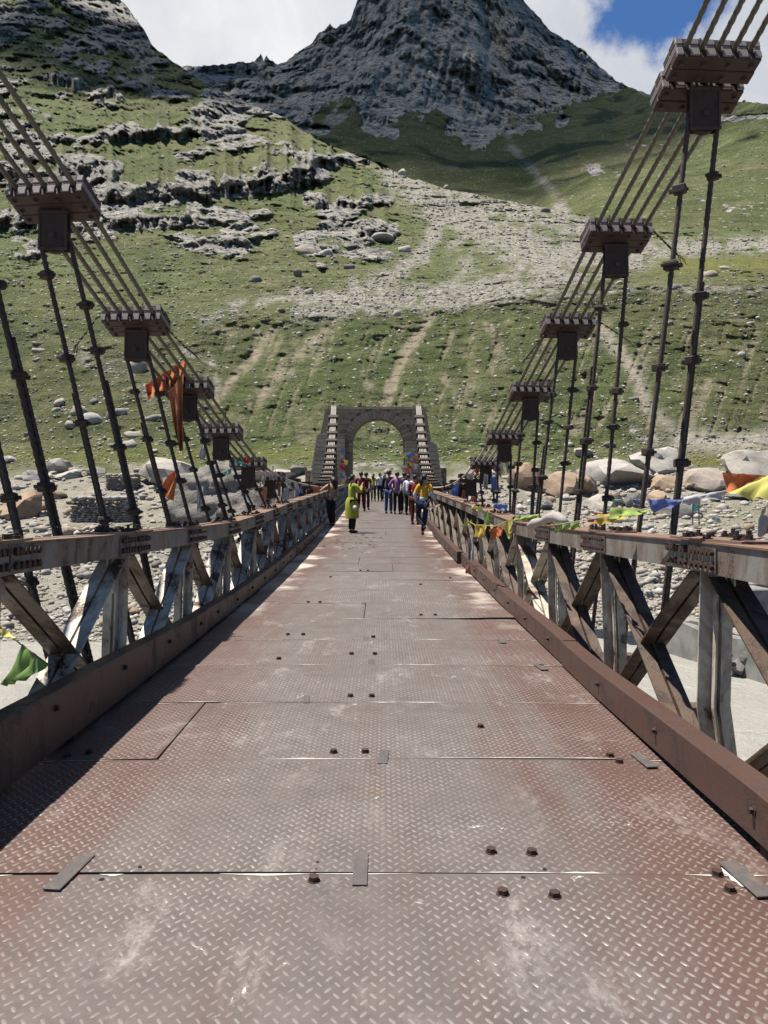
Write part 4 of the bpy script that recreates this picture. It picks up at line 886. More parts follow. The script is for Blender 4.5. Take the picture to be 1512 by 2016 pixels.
def clamp(side, d, idx, full, label, sets=1):
    P0 = cab(side, d); T = (cab(side, d + 0.2) - cab(side, d - 0.2)).normalized(); U = Vector((1, 0, 0)); U = (U - T * U.dot(T)).normalized(); N = U.cross(T)
    if N.z < 0: N = -N
    R = Matrix((U, T, N)).transposed()
    root = thing('cable_clamp', label, 'cable clamp', P0, 'timber and iron clamps on the main cables'); org = P0
    L = lambda u, t_, n: P0 + U * u + T * t_ + N * n
    sp = spread(d); hw = 0.355 * KS * max(0.8, sp); rc = random.Random(int(d * 10) + side); npl = 3 if full else 2; pw = 0.155 if full else 0.22
    for s in range(sets):
        t0 = -0.22 * s * 1.9 * -1 if sets > 1 else 0.0
        t0 = (s - 0.5) * 0.37 if sets > 1 else 0.0; nof = -0.02 * s
        n_pl = npl if sets == 1 else 2
        for j in range(n_pl):
            tc = t0 + (j - (n_pl - 1) / 2) * pw
            for up in (1, -1):
                mb = MB(); mb.box(L(rc.uniform(-.008, .008), tc, up * 0.076 + nof), (hw, pw / 2 - 0.004, 0.044), R, 0.008 if full else 0)
                mb.build('plank', MAT['clamp_wood' if d < 36 else 'bracket_iron'], root, org)
        qs = [-hw] + [q * sp for q in SP] + [hw]
        if full:
            for i in range(6):                                            # packing blocks between the ropes
                a = qs[i] + (0.034 if i else 0.0); b = qs[i + 1] - (0.034 if i < 5 else 0.0)
                if b - a < 0.02: continue
                for up in (1, -1):
                    mb = MB(); mb.box(L((a + b) / 2, t0, up * 0.0165 + nof), ((b - a) / 2, n_pl * pw / 2 + 0.006, 0.014), R, 0.003); mb.build('packing_block', MAT['clamp_end'], root, org)
                    mb = MB(); mb.box(L((a + b) / 2, t0 - n_pl * pw / 2 - 0.004, up * 0.066 + nof), ((b - a) / 2 , 0.010, 0.034), R, 0.004); mb.build('end_block', MAT['clamp_end'], root, org)
            for u in (-0.35, 0.35, -0.12, 0.12):                          # through bolts
                for j in range(n_pl):
                    tc = t0 + (j - (n_pl - 1) / 2) * pw
                    o = obj('bolt', BOLT, root, L(u * sp, tc, -0.120 + nof) - org, None); o.rotation_mode = 'QUATERNION'; o.rotation_quaternion = (-N).to_track_quat('Z', 'Y')
                    if abs(u) < 0.2 and j != 1:
                        mb = MB(); a = L(u, tc, 0.10 + nof); mb.tube([a, a + N * rc.uniform(0.07, 0.17)], 0.012, 6); mb.build('stud', MAT['bracket_iron'], root, org)
    # hanger bracket: two cheeks and a grooved wheel
    bw, bh = (0.155, 0.22); zc = P0.z - (0.34 if full else 0.30); B = Vector((P0.x, P0.y, zc))
    for s in (-1, 1):
        mb = MB(); mb.box(B + Vector((0, s * 0.048, 0)), (bw, 0.009, bh), None, 0.004); mb.build('cheek', MAT['bracket_iron'], root, org)
    if full:
        mb = MB(); mb.box(B + Vector((0, 0, bh - 0.012)), (bw, 0.038, 0.012)); mb.build('bracket_top', MAT['bracket_iron'], root, org)
        for z_ in (-bh + 0.016, bh - 0.03):
            mb = MB(); mb.box(B + Vector((0, -0.061, z_)), (bw + 0.006, 0.005, 0.014), None, 0.002); mb.build('rim', MAT['bolt_rust'], root, org)
        for s in (-1, 1):
            mb = MB(); mb.box(B + Vector((s * (bw - 0.012), -0.0605, 0)), (0.012, 0.0045, bh - 0.045), None, 0.002); mb.build('side_strap', MAT['bolt_rust'], root, org)
        mb = MB(); k = 24; rr = 0.150
        mb.prism([(rr * math.cos(6.2832 * j / k), rr * math.sin(6.2832 * j / k)) for j in range(k)], B + Vector((0, -0.032, -0.095)), (1, 0, 0), (0, 0, 1), (0, 1, 0), 0.064); mb.build('sheave', MAT['bracket_iron'], root, org)
        o = obj('bolt', BOLT, root, B + Vector((0.0, -0.058, -0.07)) - org, (math.pi / 2, 0, 0)); o.scale = (1.4, 1.4, 1.2)
        for s in (-1, 1):
            mb = MB(); mb.tube([B + Vector((s * 0.075, 0, bh - 0.02)), L(s * 0.075, 0, -0.06)], 0.017, 8); mb.build('tie_rod', MAT['bracket_iron'], root, org)
    else:
        mb = MB(); mb.box((P0 + B + Vector((0, 0, bh))) / 2, (0.05, 0.03, abs(P0.z - B.z - bh) / 2 + 0.02)); mb.build('tie_rod', MAT['bracket_iron'], root, org)
    return root, B
def clip_mesh():
    b = MB(); b.box((0, 0, 0), (0.052, 0.040, 0.034), None, 0.008); b.box((0, -0.044, 0.004), (0.062, 0.012, 0.012), None, 0.004); b.box((0.05, 0.012, -0.006), (0.03, 0.02, 0.016), None, 0.004)
    me = bpy.data.meshes.new('rope_clip'); me.from_pydata([tuple(p) for p in b.v], [], b.f); me.update(); me.materials.append(MAT['bracket_iron']); return me
CLIP = clip_mesh()
def hanger(side, d, B, xb, idx, full, label):
    zt = B.z - 0.10; zb = deckz(d) - 0.42
    root = thing('hanger_rope', label, 'hanger', (xb, d, zb), 'wire rope hangers'); org = root.location; rc = random.Random(int(d * 7) + side)
    for s in (-1, 1):
        top = Vector((B.x + s * 0.155, d, zt)); bot = Vector((xb + s * ((0.185 if side > 0 else 0.15) if full else 0.14), d, zb)); L = (top - bot).length
        n = max(2, int(L / 0.03)) if full else 6
        bow = rc.uniform(-0.025, 0.025)
        pts = []
        for i in range(n + 1):
            q = i / n; p = top.lerp(bot, q); p.x += bow * math.sin(math.pi * q) - s * 0.0; p.y += 0.02 * math.sin(2.2 * q + s); pts.append(p)
        arc = [Vector((B.x + 0.152 * math.sin(a) * s, d, B.z - 0.095 + 0.152 * math.cos(a))) for a in np.linspace(0.05, 1.45, 8)] if full else []
        mb = MB(); rope(mb, arc + pts, 0.0285 if full else 0.022, 0.34, not full)
        rp_ = mb.build('rope', MAT['rope_dark'], root, org, True)
        if full and rc.random() < 0.55:                                   # the doubled tail of the rope
            q0 = rc.uniform(0.25, 0.42); q1 = rc.uniform(0.55, 0.8)
            i0, i1 = int(q0 * n), n
            mb = MB(); rope(mb, [p + Vector((s * 0.038, 0.012, 0)) for p in pts[i0:i1]], 0.017, 0.2); mb.build('rope_tail', MAT['rope_dark'], root, org, True)
        qs = [0.13, 0.30, 0.47, 0.64, 0.80] if full else [0.35, 0.7]
        for q in qs:
            q += rc.uniform(-0.05, 0.05); i = int(np.clip(q * n, 1, n - 1)); p = pts[i]
            o = obj('rope_clip', CLIP, root, p + Vector((s * 0.012, 0, 0)) - org, (rc.uniform(-.1, .1), rc.uniform(-.12, .12), rc.choice((0, 0.5, -0.6, 2.6)))); k = rc.uniform(1.05, 1.35) if full else 0.85; o.scale = (k, k, k)
def tail(root, P, pts, fray, r=0.019):
    mb = MB(); pp = [P + Vector(q) * KS for q in pts]; fine = [Vector(pp[0])]
    for a, b in zip(pp[:-1], pp[1:]): fine += [a.lerp(b, q) for q in (0.2, 0.4, 0.6, 0.8, 1.0)]
    rope(mb, fine, r, 0.16); e = fine[-1]; dirn = (fine[-1] - fine[-3]).normalized(); rr = random.Random(len(pts))
    for i in range(fray): mb.tube([e, e + dirn * 0.06 + Vector((rr.uniform(-.03, .03), 0, rr.uniform(-.03, .03))), e + dirn * 0.13 + Vector((rr.uniform(-.08, .08), rr.uniform(-.03, .03), rr.uniform(-.07, .04)))], 0.004, 4)
    mb.build('loose_end', MAT['rope_dark'], root, root.location)
FAR = list(np.arange(37.5, 55.2, 1.5))
DS = {1: [KS * (6.73 + 2.13 * k) for k in range(20) if KS * (6.73 + 2.13 * k) < 36.5] + FAR, -1: [KS * q for q in [5.5, 7.2, 9.3, 11.3, 13.2, 15.25] + [17.38 + 2.13 * k for k in range(15) if KS * (17.38 + 2.13 * k) < 36.5]] + FAR}
for side in (1, -1):
    nm = 'left' if side < 0 else 'right'; off = 1 if side < 0 else 0
    for i, d in enumerate(DS[side]):
        if d > 55.2: continue
        full = d < 21
        k = i + 1 - off
        if k == 0: lab, labh = 'dark clamp of the left cable nearest the camera', 'thick grey wire rope hanger at the left picture edge'
        elif k <= 7: lab = '%s brown clamp seen on the %s cable counting from the near end' % (ORD[k - 1], nm); labh = 'pair of dark wire ropes hanging from the %s clamp of the %s cable' % (ORD[k - 1], nm)
        elif d < 36: lab, labh = 'small dark clamp low on the %s cable, %s one after the large clamps' % (nm, ORD[k - 8]), 'short wire rope hanger on the %s side, %s one after the large clamps' % (nm, ORD[k - 8])
        else:
            top_k = (ORD + ['eleventh', 'twelfth', 'thirteenth', 'fourteenth'])[int(round((FAR[-1] - d) / 1.5))]
            lab, labh = '%s crossbar clamp below the portal top on the %s cable' % (top_k, nm), 'thin far hanger under the %s crossbar below the portal top on the %s' % (top_k, nm)
        root, B = clamp(side, d, k, full, lab, 2 if (side > 0 and i == 0) else 1)
        xb = 2.87 if side > 0 else -2.79
        if d > 21: xb = cx(d) + side * 2.78
        if full: xb = xb + (xb - B.x) * (1.15 - (deckz(d) - 0.42)) / (B.z - 0.1 - 1.15)
        hanger(side, d, B, xb, k, full, labh)
        P0 = cab(side, d)
        if side > 0 and k == 2: tail(root, P0, [(0.1, 0.05, 0.12), (0.42, 0.05, 0.10), (0.62, 0.05, -0.10), (0.72, 0.05, -0.2)], 5)
        if side > 0 and k == 3: tail(root, P0, [(0.1, 0.05, 0.10), (0.5, 0.05, 0.05), (0.85, 0.05, -0.18)], 5); tail(root, P0, [(-0.3, 0, -0.1), (-0.5, 0, -0.35), (-0.62, 0, -0.5)], 3)
        if side < 0 and k == 2: tail(root, P0, [(0.0, 0.05, 0.10), (-0.25, 0.05, 0.16), (-0.5, 0.05, 0.05), (-0.72, 0.05, -0.25)], 6); tail(root, P0, [(0.33, 0, -0.05), (0.55, 0, -0.28), (0.72, 0, -0.42)], 2, 0.02)
        if side < 0 and k == 1: tail(root, P0, [(0.0, 0.0, 0.10), (-0.25, -0.1, 0.2), (-0.5, -0.2, 0.3)], 0); tail(root, P0, [(0.33, 0, -0.05), (0.5, 0, -0.2)], 2, 0.02)
# ---------------------------------------------------------------- stone portal at the far end
TX = cx(TOWER_D) ; TD = TOWER_D
def Z(py): return CAMZ + (CY - py) / F * TD
def X(px): return CAMX + (px - CX) / F * TD
tower = thing('stone_portal', 'weathered stone arch portal at the far end of the bridge', 'portal', (X(742), TD, deckz(TD))); TO = tower.location
AX, AR, ZS, ZB, ZT = X(744), 51 / F * TD, Z(874), deckz(TD) - 0.6, Z(806)
rtw = random.Random(8)
def xl(z): return float(np.interp(z, [Z(985), Z(925), Z(860), Z(858), Z(800)], [X(612), X(617), X(627), X(633), X(641)]))
def xr(z): return float(np.interp(z, [Z(985), Z(925), Z(877), Z(875), Z(800)], [X(870), X(864), X(857), X(850), X(838)]))
# core with the arch cut out, set back behind the facing stones
core = MB(); n = 18; arc = [(AX + AR * 1.01 * math.cos(a), ZS + AR * 1.01 * math.sin(a)) for a in np.linspace(0, math.pi, n)]
def slab(poly, y0, y1): core.prism(poly, (0, y0, 0), (1, 0, 0), (0, 0, 1), (0, 1, 0), y1 - y0)
for sgn in (-1, 1):
    xo = xl if sgn < 0 else xr
    zs = [ZB, Z(930), Z(877), Z(860), ZS, ZT]; zs = sorted(zs); inner = AX + sgn * AR * 1.01
    for a, b in zip(zs[:-1], zs[1:]):
        if b <= ZS + 1e-6: slab([(inner, a), (xo(a + .01) - sgn * 0.04, a), (xo(b - .01) - sgn * 0.04, b), (inner, b)], TD + 0.10, TD + 2.3)
    slab([(inner, ZS), (xo(ZS + .01) - sgn * .04, ZS), (xo(ZT) - sgn * .04, ZT), (inner, ZT)], TD + 0.10, TD + 2.3)
half = n // 2
for i in range(n - 1):
    (xa, za), (xb_, zb_) = arc[i], arc[i + 1]; slab([(xa, za), (xa, ZT), (xb_, ZT), (xb_, zb_)], TD + 0.10, TD + 2.3)
core.build('core_wall', MAT['masonry_core'], tower, TO)
unit = bpy.data.meshes.new('stone_block'); _b = MB(); _b.box((0, 0, 0), (0.5, 0.5, 0.5), None, 0.03); unit.from_pydata([tuple(p) for p in _b.v], [], _b.f); unit.update(); unit.materials.append(MAT['masonry'])
unit2 = unit.copy(); unit2.materials.clear(); unit2.materials.append(MAT['masonry_render'])
def block(x0, x1, z0, z1, y, dep, me=unit, g=0.018):
    o = obj('stone_block', me, tower, Vector(((x0 + x1) / 2, y + dep / 2 - rtw.uniform(0, 0.035), (z0 + z1) / 2)) - TO, None, ((x1 - x0) - g, dep, (z1 - z0) - g)); return o
def course(x0, x1, z0, z1, y, w, me=unit, dep=0.16):
    x = x0
    while x < x1 - 0.02:
        e = x + w * rtw.uniform(0.75, 1.3)
        if x1 - e < w * 0.5: e = x1
        block(x, e, z0, z1, y, dep, me); x = e
ch = 0.40; z = ZB; VD = 0.62
while z < ZT - 0.05:
    z1 = min(z + ch, ZT); zm = (z + z1) / 2
    a_l, a_r = xl(zm), xr(zm)
    if zm < ZS: il, ir = AX - AR, AX + AR
    else:
        R_ = AR + VD; q = R_ * R_ - (zm - ZS) ** 2
        if q > 0: il, ir = AX - math.sqrt(q), AX + math.sqrt(q)
        else: il = ir = None
    if il is None: course(a_l, a_r, z, z1, TD, 0.85)
    else:
        course(a_l, il, z, z1, TD, 0.75); course(ir, a_r, z, z1, TD, 0.75)
    z = z1
for k in range(25):                                                      # voussoirs
    a = math.pi * (k + 0.5) / 25; mb = MB(); da = math.pi / 25 * 0.46
    pts = [(r * math.cos(a + s), r * math.sin(a + s)) for r, s in ((AR, -da), (AR + VD, -da), (AR + VD, da), (AR, da))]
    mb.prism(pts, (AX, TD - 0.05 - 0.02 * (k % 2), ZS), (1, 0, 0), (0, 0, 1), (0, 1, 0), 0.4); mb.build('voussoir', MAT['masonry'], tower, TO)
block(X(640), X(840), Z(806), Z(801), TD - 0.10, 2.3, unit2, 0.0)          # coping
for px in (655, 822): block(X(px - 11), X(px + 11), Z(801) + 0.01, Z(799) + 0.02, TD - 0.05, 1.2, unit2, 0.0)
for x0, x1 in ((686, 697), (791, 803)): block(X(x0), X(x1), Z(877), Z(873), TD - 0.09, 0.8, unit2, 0.0)   # imposts
# buttresses in front of the legs, rendered, with stepped tops
for (xa, xb_, zt_, xo) in ((622, 680, 859, xl), (797, 866, 874, xr)):
    z = ZB
    while z < Z(zt_) - 0.05:
        z1 = min(z + 0.31, Z(zt_)); zm = (z + z1) / 2
        x0, x1 = (xl(zm) - 0.10, X(xb_)) if xo is xl else (X(xa), xr(zm) + 0.10)
        course(x0, x1, z, z1, TD - 0.62, 1.6, unit2, 0.60); z = z1
    block((X(xa) if xo is xr else xl(Z(zt_)) - 0.12), (X(xb_) if xo is xl else xr(Z(zt_)) + 0.12), Z(zt_), Z(zt_) + 0.12, TD - 0.66, 0.66, unit2, 0.0)
for (xa, xb_, zt_) in ((600, 614, 926), (862, 880, 921)):                  # low wing walls
    z = ZB - 1.5
    while z < Z(zt_):
        course(X(xa), X(xb_), z, min(z + 0.34, Z(zt_)), TD + 0.2, 0.36, unit, 1.6); z += 0.34
# abutment below the deck end and the ground behind the portal
ab = thing('abutment', 'stone abutment under the far end of the bridge deck', 'abutment', (TX, TD, -4)); mb = MB()
mb.box((TX, TD + 1.4, -2.4), (4.9, 2.6, 3.15), None, 0.05); mb.build('wall', MAT['masonry_core'], ab, ab.location)
unit3 = unit
for zc in np.arange(-4.6, 0.6, 0.5):
    x = TX - 4.9
    while x < TX + 4.85:
        w = min(rtw.uniform(0.7, 1.2), TX + 4.9 - x); obj('stone_block', unit3, ab, Vector((x + w / 2, TD - 1.25, zc + 0.25)) - ab.location, None, (w - 0.02, 0.14, 0.48)); x += w

# ---------------------------------------------------------------- boulders and stones on the far bank
def rock_shape(seed, sub=3, facets=14, rough=0.10, flat=0.0):
    r_ = np.random.default_rng(seed)
    import bmesh
    bm = bmesh.new(); bmesh.ops.create_icosphere(bm, subdivisions=sub, radius=1.0); v = np.array([p.co[:] for p in bm.verts]); f = np.array([[q.index for q in fc.verts] for fc in bm.faces]); bm.free()
    nn = r_.normal(size=(facets, 3)); nn /= np.linalg.norm(nn, axis=1)[:, None]; h = r_.uniform(0.42, 0.84, facets)
    dots = v @ nn.T; lim = np.where(dots > 0.05, h[None] / np.maximum(dots, 0.05), 9).min(1); k = np.minimum(lim, 1.0) * 1.3
    k = k * (1 + rough * fbm(v[:, 0] * 1.7 + seed, v[:, 1] * 1.7, v[:, 2] * 1.7, 4))
    return v * k[:, None], f
ROCKS = {}
def rock_mesh(kind, i, sub):
    key = (kind, i, sub)
    if key not in ROCKS:
        v, f = rock_shape(40 + i, sub, 8 + i % 6, 0.10); ROCKS[key] = mesh_np('boulder', v, f, MAT[kind], sub >= 3)
        if sub >= 3:
            try: ROCKS[key].set_sharp_from_angle(angle=math.radians(22))
            except Exception: pass
    return ROCKS[key]
rb = random.Random(77)
def boulder(px, pyb, w, h, kind, label, i=None, sub=3, yaw=None, group='boulders on the far bank', depth=1.0):
    """w, h in picture pixels; pyb is where it meets the ground"""
    g = at(HILL, px, pyb); s = g.y / F; sx, sz = w * s / 2, h * s / 2
    i = rb.randrange(10) if i is None else i
    o = obj('boulder', rock_mesh(kind, i, sub), None, (g.x, g.y + sx * depth * 0.75, g.z + sz * 0.72), (rb.uniform(-.12, .12), rb.uniform(-.12, .12), rb.uniform(-.5, .5) if yaw is None else yaw), (sx, sx * depth, sz * 1.12))
    return props(o, label, 'boulder', group)
for a in [(1302, 930, 118, 55, 'boulder_pale', 'broad pale slab boulder behind the first hanger on the right bank'), (1245, 958, 150, 55, 'boulder_pale', 'long low pale boulder in front of the slab on the right bank'),
          (1385, 968, 84, 56, 'boulder', 'rounded grey brown boulder right of the two near right hangers'), (1496, 945, 110, 68, 'boulder_pale', 'large pale speckled boulder at the right picture edge'),
          (1100, 976, 74, 56, 'boulder_tan', 'tan boulder with a pointed top behind the right hangers'), (1155, 976, 66, 42, 'boulder_tan', 'brown boulder beside the pointed tan one'), (1035, 962, 66, 52, 'boulder_tan', 'brown leaning boulder behind the cable clamps on the right'),
          (1308, 966, 48, 36, 'boulder_tan', 'orange tan boulder below the pale slab'), (1212, 1000, 58, 32, 'boulder_tan', 'reddish rounded stone at the front of the right boulder field'), (1180, 1004, 62, 34, 'boulder_pale', 'cream stone beside the reddish rounded stone'),
          (1252, 1000, 32, 34, 'boulder_grey', 'small dark grey block between the near right hangers'), (1366, 964, 42, 20, 'boulder_tan', 'flat orange stone below the rounded grey brown boulder'), (1080, 1004, 34, 26, 'boulder_grey', 'dark grey stone near the string of flags'),
          (1340, 1018, 80, 26, 'boulder_grey', 'low dark layered rock left of the green sign'), (1292, 986, 40, 22, 'boulder_tan', 'tan stone behind the blue flag'), (1450, 982, 70, 10, 'boulder_grey', 'long flat dark rock below the yellow flag'), (1412, 988, 22, 13, 'boulder', 'small rounded stone left of the long flat rock'), (1405, 1030, 30, 20, 'boulder_pale', 'white rock right of the green sign'),
          (1150, 900, 40, 20, 'boulder', 'pale stone on the grass above the tan boulders'), (975, 930, 40, 28, 'boulder', 'grey stone behind the right cable near mid span'),
          (322, 962, 118, 62, 'boulder_pale', 'smooth domed pale boulder left of the huge rock'), (585, 938, 36, 26, 'boulder_grey', 'dark grey block left of the portal'), (560, 950, 70, 30, 'boulder_pale', 'pale boulder half hidden behind the left cable'), (108, 930, 42, 28, 'boulder_pale', 'pale triangular boulder on the left grass flat'),
          (128, 944, 62, 20, 'boulder_pale', 'long white boulder below the triangular one'), (30, 1022, 100, 56, 'boulder_tan', 'pinkish cracked boulder at the left picture edge'), (178, 936, 40, 20, 'boulder_grey', 'grey stone on the left flat beside the stone hut'), (105, 982, 44, 18, 'boulder_tan', 'brown flat stone behind the near left hanger'),
          (60, 945, 40, 22, 'boulder', 'rounded stone among the cobbles at the left'), (8, 912, 30, 14, 'boulder_pale', 'white stone on the grass at the far left edge')]:
    boulder(*a)
# the huge rock on the left, built of its own shape
v, f = rock_shape(91, 5, 15, 0.14)
v = v * (1 + 0.12 * np.round(2 * fbm(v[:, 0] * 2.2, v[:, 1] * 2.2, v[:, 2] * 3.5, 4)) / 2 + 0.05 * ridged(v[:, 0] * 4, v[:, 1] * 4, v[:, 2] * 6, 4))[:, None]
g = at(HILL, 462, 1046); s = g.y / F
hr = obj('boulder', mesh_np('boulder', v, f, MAT['rock_huge'], False), None, (g.x, g.y + 3.0, g.z + 76 * s * 0.9), (0.1, -0.12, 0.4), (104 * s, 3.4, 84 * s)); props(hr, 'huge grey boulder behind the left cable with rags around it', 'boulder', 'boulders on the far bank')
# boulders standing on the grass of the bluff and slopes
hill_b = [(113, 800, 26, 20), (108, 812, 20, 12), (182, 795, 20, 14), (150, 818, 30, 20), (172, 836, 40, 24), (215, 826, 20, 26), (238, 818, 24, 18), (135, 845, 26, 18), (52, 860, 12, 12), (258, 862, 36, 16), (250, 880, 32, 16), (300, 830, 46, 18), (268, 735, 38, 34), (75, 695, 26, 12), (70, 712, 18, 10), (70, 680, 20, 9),
          (780, 622, 14, 12), (1074, 418, 18, 12), (748, 470, 44, 15), (610, 580, 18, 16), (585, 545, 20, 18), (600, 500, 44, 22), (640, 505, 36, 20), (690, 530, 24, 14), (795, 345, 20, 18), (880, 372, 14, 10), (500, 555, 24, 14), (800, 497, 26, 18), (700, 600, 14, 8), (650, 630, 12, 8),
          (945, 715, 12, 9), (930, 640, 9, 7), (1010, 730, 10, 8), (720, 690, 9, 7), (860, 790, 9, 6), (630, 770, 8, 6), (620, 680, 10, 7), (1220, 560, 14, 9), (1330, 570, 22, 12), (1400, 545, 30, 14), (1430, 530, 24, 10), (1320, 640, 16, 10), (1463, 705, 14, 14), (1480, 640, 14, 8), (1300, 690, 16, 8), (1350, 800, 16, 8), (1390, 830, 14, 8), (1250, 790, 22, 10), (960, 690, 10, 7), (590, 660, 14, 9), (555, 615, 16, 10), (430, 830, 10, 8), (300, 890, 20, 8), (220, 880, 22, 9), (500, 870, 12, 8), (560, 880, 10, 7), (950, 880, 12, 8), (1060, 860, 16, 9), (1120, 880, 20, 10), (1200, 880, 26, 12)]
slope_rocks = []
for k, (px, py, w, h) in enumerate(hill_b):
    o = boulder(px, py, w, h, ('boulder', 'boulder_pale', 'boulder_grey')[k % 3], 'x', None, 2, None, 'boulders on the slope'); slope_rocks.append((px, py, o))
def where(px, py):
    if py < 480: return 'the rocky upper slope'
    if py < 632: return 'the slope above the bluff' if px < 900 else 'the bench above the right bluff'
    if px < 330: return 'the green slope at the left'
    if px < 600: return 'the bluff left of the arch'
    if px < 900: return 'the bluff right behind the arch'
    return 'the bluff behind the right cable'
NTH = ['first', 'second', 'third', 'fourth', 'fifth', 'sixth', 'seventh', 'eighth', 'ninth', 'tenth', 'eleventh', 'twelfth', 'thirteenth', 'fourteenth', 'fifteenth', 'sixteenth', 'seventeenth', 'eighteenth', 'nineteenth', 'twentieth', 'twenty first', 'twenty second']
regs = {}
for px, py, o in sorted(slope_rocks, key=lambda q: q[0]): regs.setdefault(where(px, py), []).append(o)
for wn, lst in regs.items():
    for i_, o in enumerate(lst): o['label'] = '%s boulder from the left on %s' % (NTH[i_], wn)
# cobbles of the two banks: the larger ones singly, the rest together
cob = 0
for k in range(190):
    left = k % 2 == 0
    py = rb.choice((rb.uniform(940, 1050), rb.uniform(1040, 1235) if left else rb.uniform(1030, 1190))); px = rb.uniform(-60, 480) if left else rb.uniform(980, 1560)
    w = rb.uniform(9, 24) * (1.15 if py > 1050 else 1.0)
    kd = rb.choice(('boulder', 'boulder', 'boulder_tan', 'boulder_pale', 'boulder_grey')); tone = {'boulder': 'weathered', 'boulder_tan': 'tan', 'boulder_pale': 'pale', 'boulder_grey': 'dark grey'}[kd]
    boulder(px, py, w, w * rb.uniform(0.45, 0.75), kd, '%s cobble %s of the %s far bank' % (tone, 'among the larger stones' if py < 1045 else 'on the gravel near the water', 'left' if left else 'right'), None, 2, None, 'cobbles of the left bank' if left else 'cobbles of the right bank')

BASE = [rock_shape(200 + i, 1, 8, 0.15) for i in range(8)]
def scatter(name, label, L, n, dens, size, mat, kind_cat, sink=0.25, seed=1):
    """many stones too small to pick apart: one object"""
    r_ = np.random.default_rng(seed); D_ = dens(L.px, L.py); inside = (L.px > -120) & (L.px < 1640)
    p = (D_ * inside).ravel(); p = p / p.sum(); idx = r_.choice(len(p), n, p=p); pts = L.v.reshape(-1, 3)[idx]; pyy = L.py.ravel()[idx]; pxx = L.px.ravel()[idx]
    sz = size(pxx, pyy, r_) * pts[:, 1] / F; Vs, Fs, b = [], [], 0
    which = r_.integers(0, 8, n)
    for k in range(8):
        m_ = which == k; c = pts[m_]; q = sz[m_]; nk = len(c)
        if not nk: continue
        bv, bf = BASE[k]; a = r_.uniform(0, 6.28, nk); ca, sa = np.cos(a), np.sin(a); fl = r_.uniform(0.45, 0.85, nk); el = r_.uniform(0.8, 1.35, nk)
        x = bv[None, :, 0] * (q * el)[:, None]; y = bv[None, :, 1] * q[:, None]; zz_ = bv[None, :, 2] * (q * fl)[:, None]
        V_ = np.stack([c[:, 0:1] + x * ca[:, None] - y * sa[:, None], c[:, 1:2] + x * sa[:, None] + y * ca[:, None], c[:, 2:3] + zz_ + (q * fl * (0.6 - sink))[:, None]], -1)
        Vs.append(V_.reshape(-1, 3)); Fs.append((bf[None] + (np.arange(nk) * len(bv))[:, None, None]).reshape(-1, 3) + b); b += nk * len(bv)
    o = obj(name, mesh_np(name, np.concatenate(Vs), np.concatenate(Fs), MAT[mat])); props(o, label, kind_cat, None, 'stuff'); return o
# stone colour by clump, since these share one object
m, t = new_mat('loose_stone'); P = pos(t)
vo = t.n('TexVoronoi'); vo.inputs['Scale'].default_value = 0.9; t.link(P, vo.inputs['Vector']); sp_ = t.n('SeparateColor'); t.link(vo.outputs['Color'], sp_.inputs[0])
c = t.ramp(sp_.outputs[0], [(0.0, (0.24, 0.22, 0.19)), (0.3, (0.35, 0.325, 0.285)), (0.55, (0.28, 0.225, 0.172)), (0.8, (0.22, 0.207, 0.187)), (1.0, (0.40, 0.375, 0.335))])
n_ = t.noise(P, 3, 5, 0.65); c = t.mix(t.step(n_, 0.35, 0.7), c, t.mix(1.0, c, (0.72, 0.71, 0.70), 'MULTIPLY')); MAT['loose_stone'] = finish(m, t, c, 0.92, 0, n_, 0.4, 0.05, 0.2)
scatter('bank_cobbles', 'loose pale cobbles covering the far river bank', HILL, 14000, lambda x, y: np.where(y > 925, 1.0 + 0.6 * (y > 1040), 0.0) * (1 + 0.8 * pn(x / 40, y / 20, 1.0)) * np.where((x > 560) & (x < 930) & (y < 1010), 0.15, 1), lambda x, y, r: r.gamma(2.0, 1.6, len(x)).clip(1.0, 11) * np.where(y > 1040, 1.25, 1.0), 'loose_stone', 'cobbles', 0.25, 2)
scatter('scree_stones', 'grey broken stones of the scree fan on the slope', HILL, 9000, lambda x, y: np.where(y < 905, HILL.masks['scree'] + 0.05 * HILL.masks['bank'], 0.0) * np.where(y < 905, 1, 0), lambda x, y, r: r.gamma(1.6, 0.55, len(x)).clip(0.4, 3.6), 'loose_stone', 'scree', 0.2, 3)
scatter('slope_stones', 'small pale stones strewn over the green slopes', HILL, 22000, lambda x, y: np.where((y < 925), 0.35 + 0.6 * (y > 600) * np.clip(0.4 + pn(x / 60, y / 40, 3.0), 0, 2) + 1.8 * np.exp(-((y - 612 + 0.03 * (x - 760)) / 10.0) ** 2) + 1.3 * np.exp(-((y - 900) / 22.0) ** 2) + 0.9 * (x < 420) * (y > 600) + 1.1 * np.exp(-((y - 540) / 90.0) ** 2) * (x < 800), 0.0), lambda x, y, r: r.gamma(1.6, 0.72, len(x)).clip(0.55, 5.0), 'loose_stone', 'stones', 0.2, 4)
scatter('mountain_stones', 'pale specks of stone on the far mountain slopes', PEAK, 2600, lambda x, y: np.where((x > 800) & (y < 470), 0.25 + 0.9 * (x > 1200) + 0.8 * PEAK.masks['scree'], 0.02) * np.where(PEAK.masks['rock'] > 0.5, 0.2, 1.0), lambda x, y, r: r.gamma(1.6, 0.50, len(x)).clip(0.4, 3.2), 'loose_stone', 'stones', 0.2, 5)
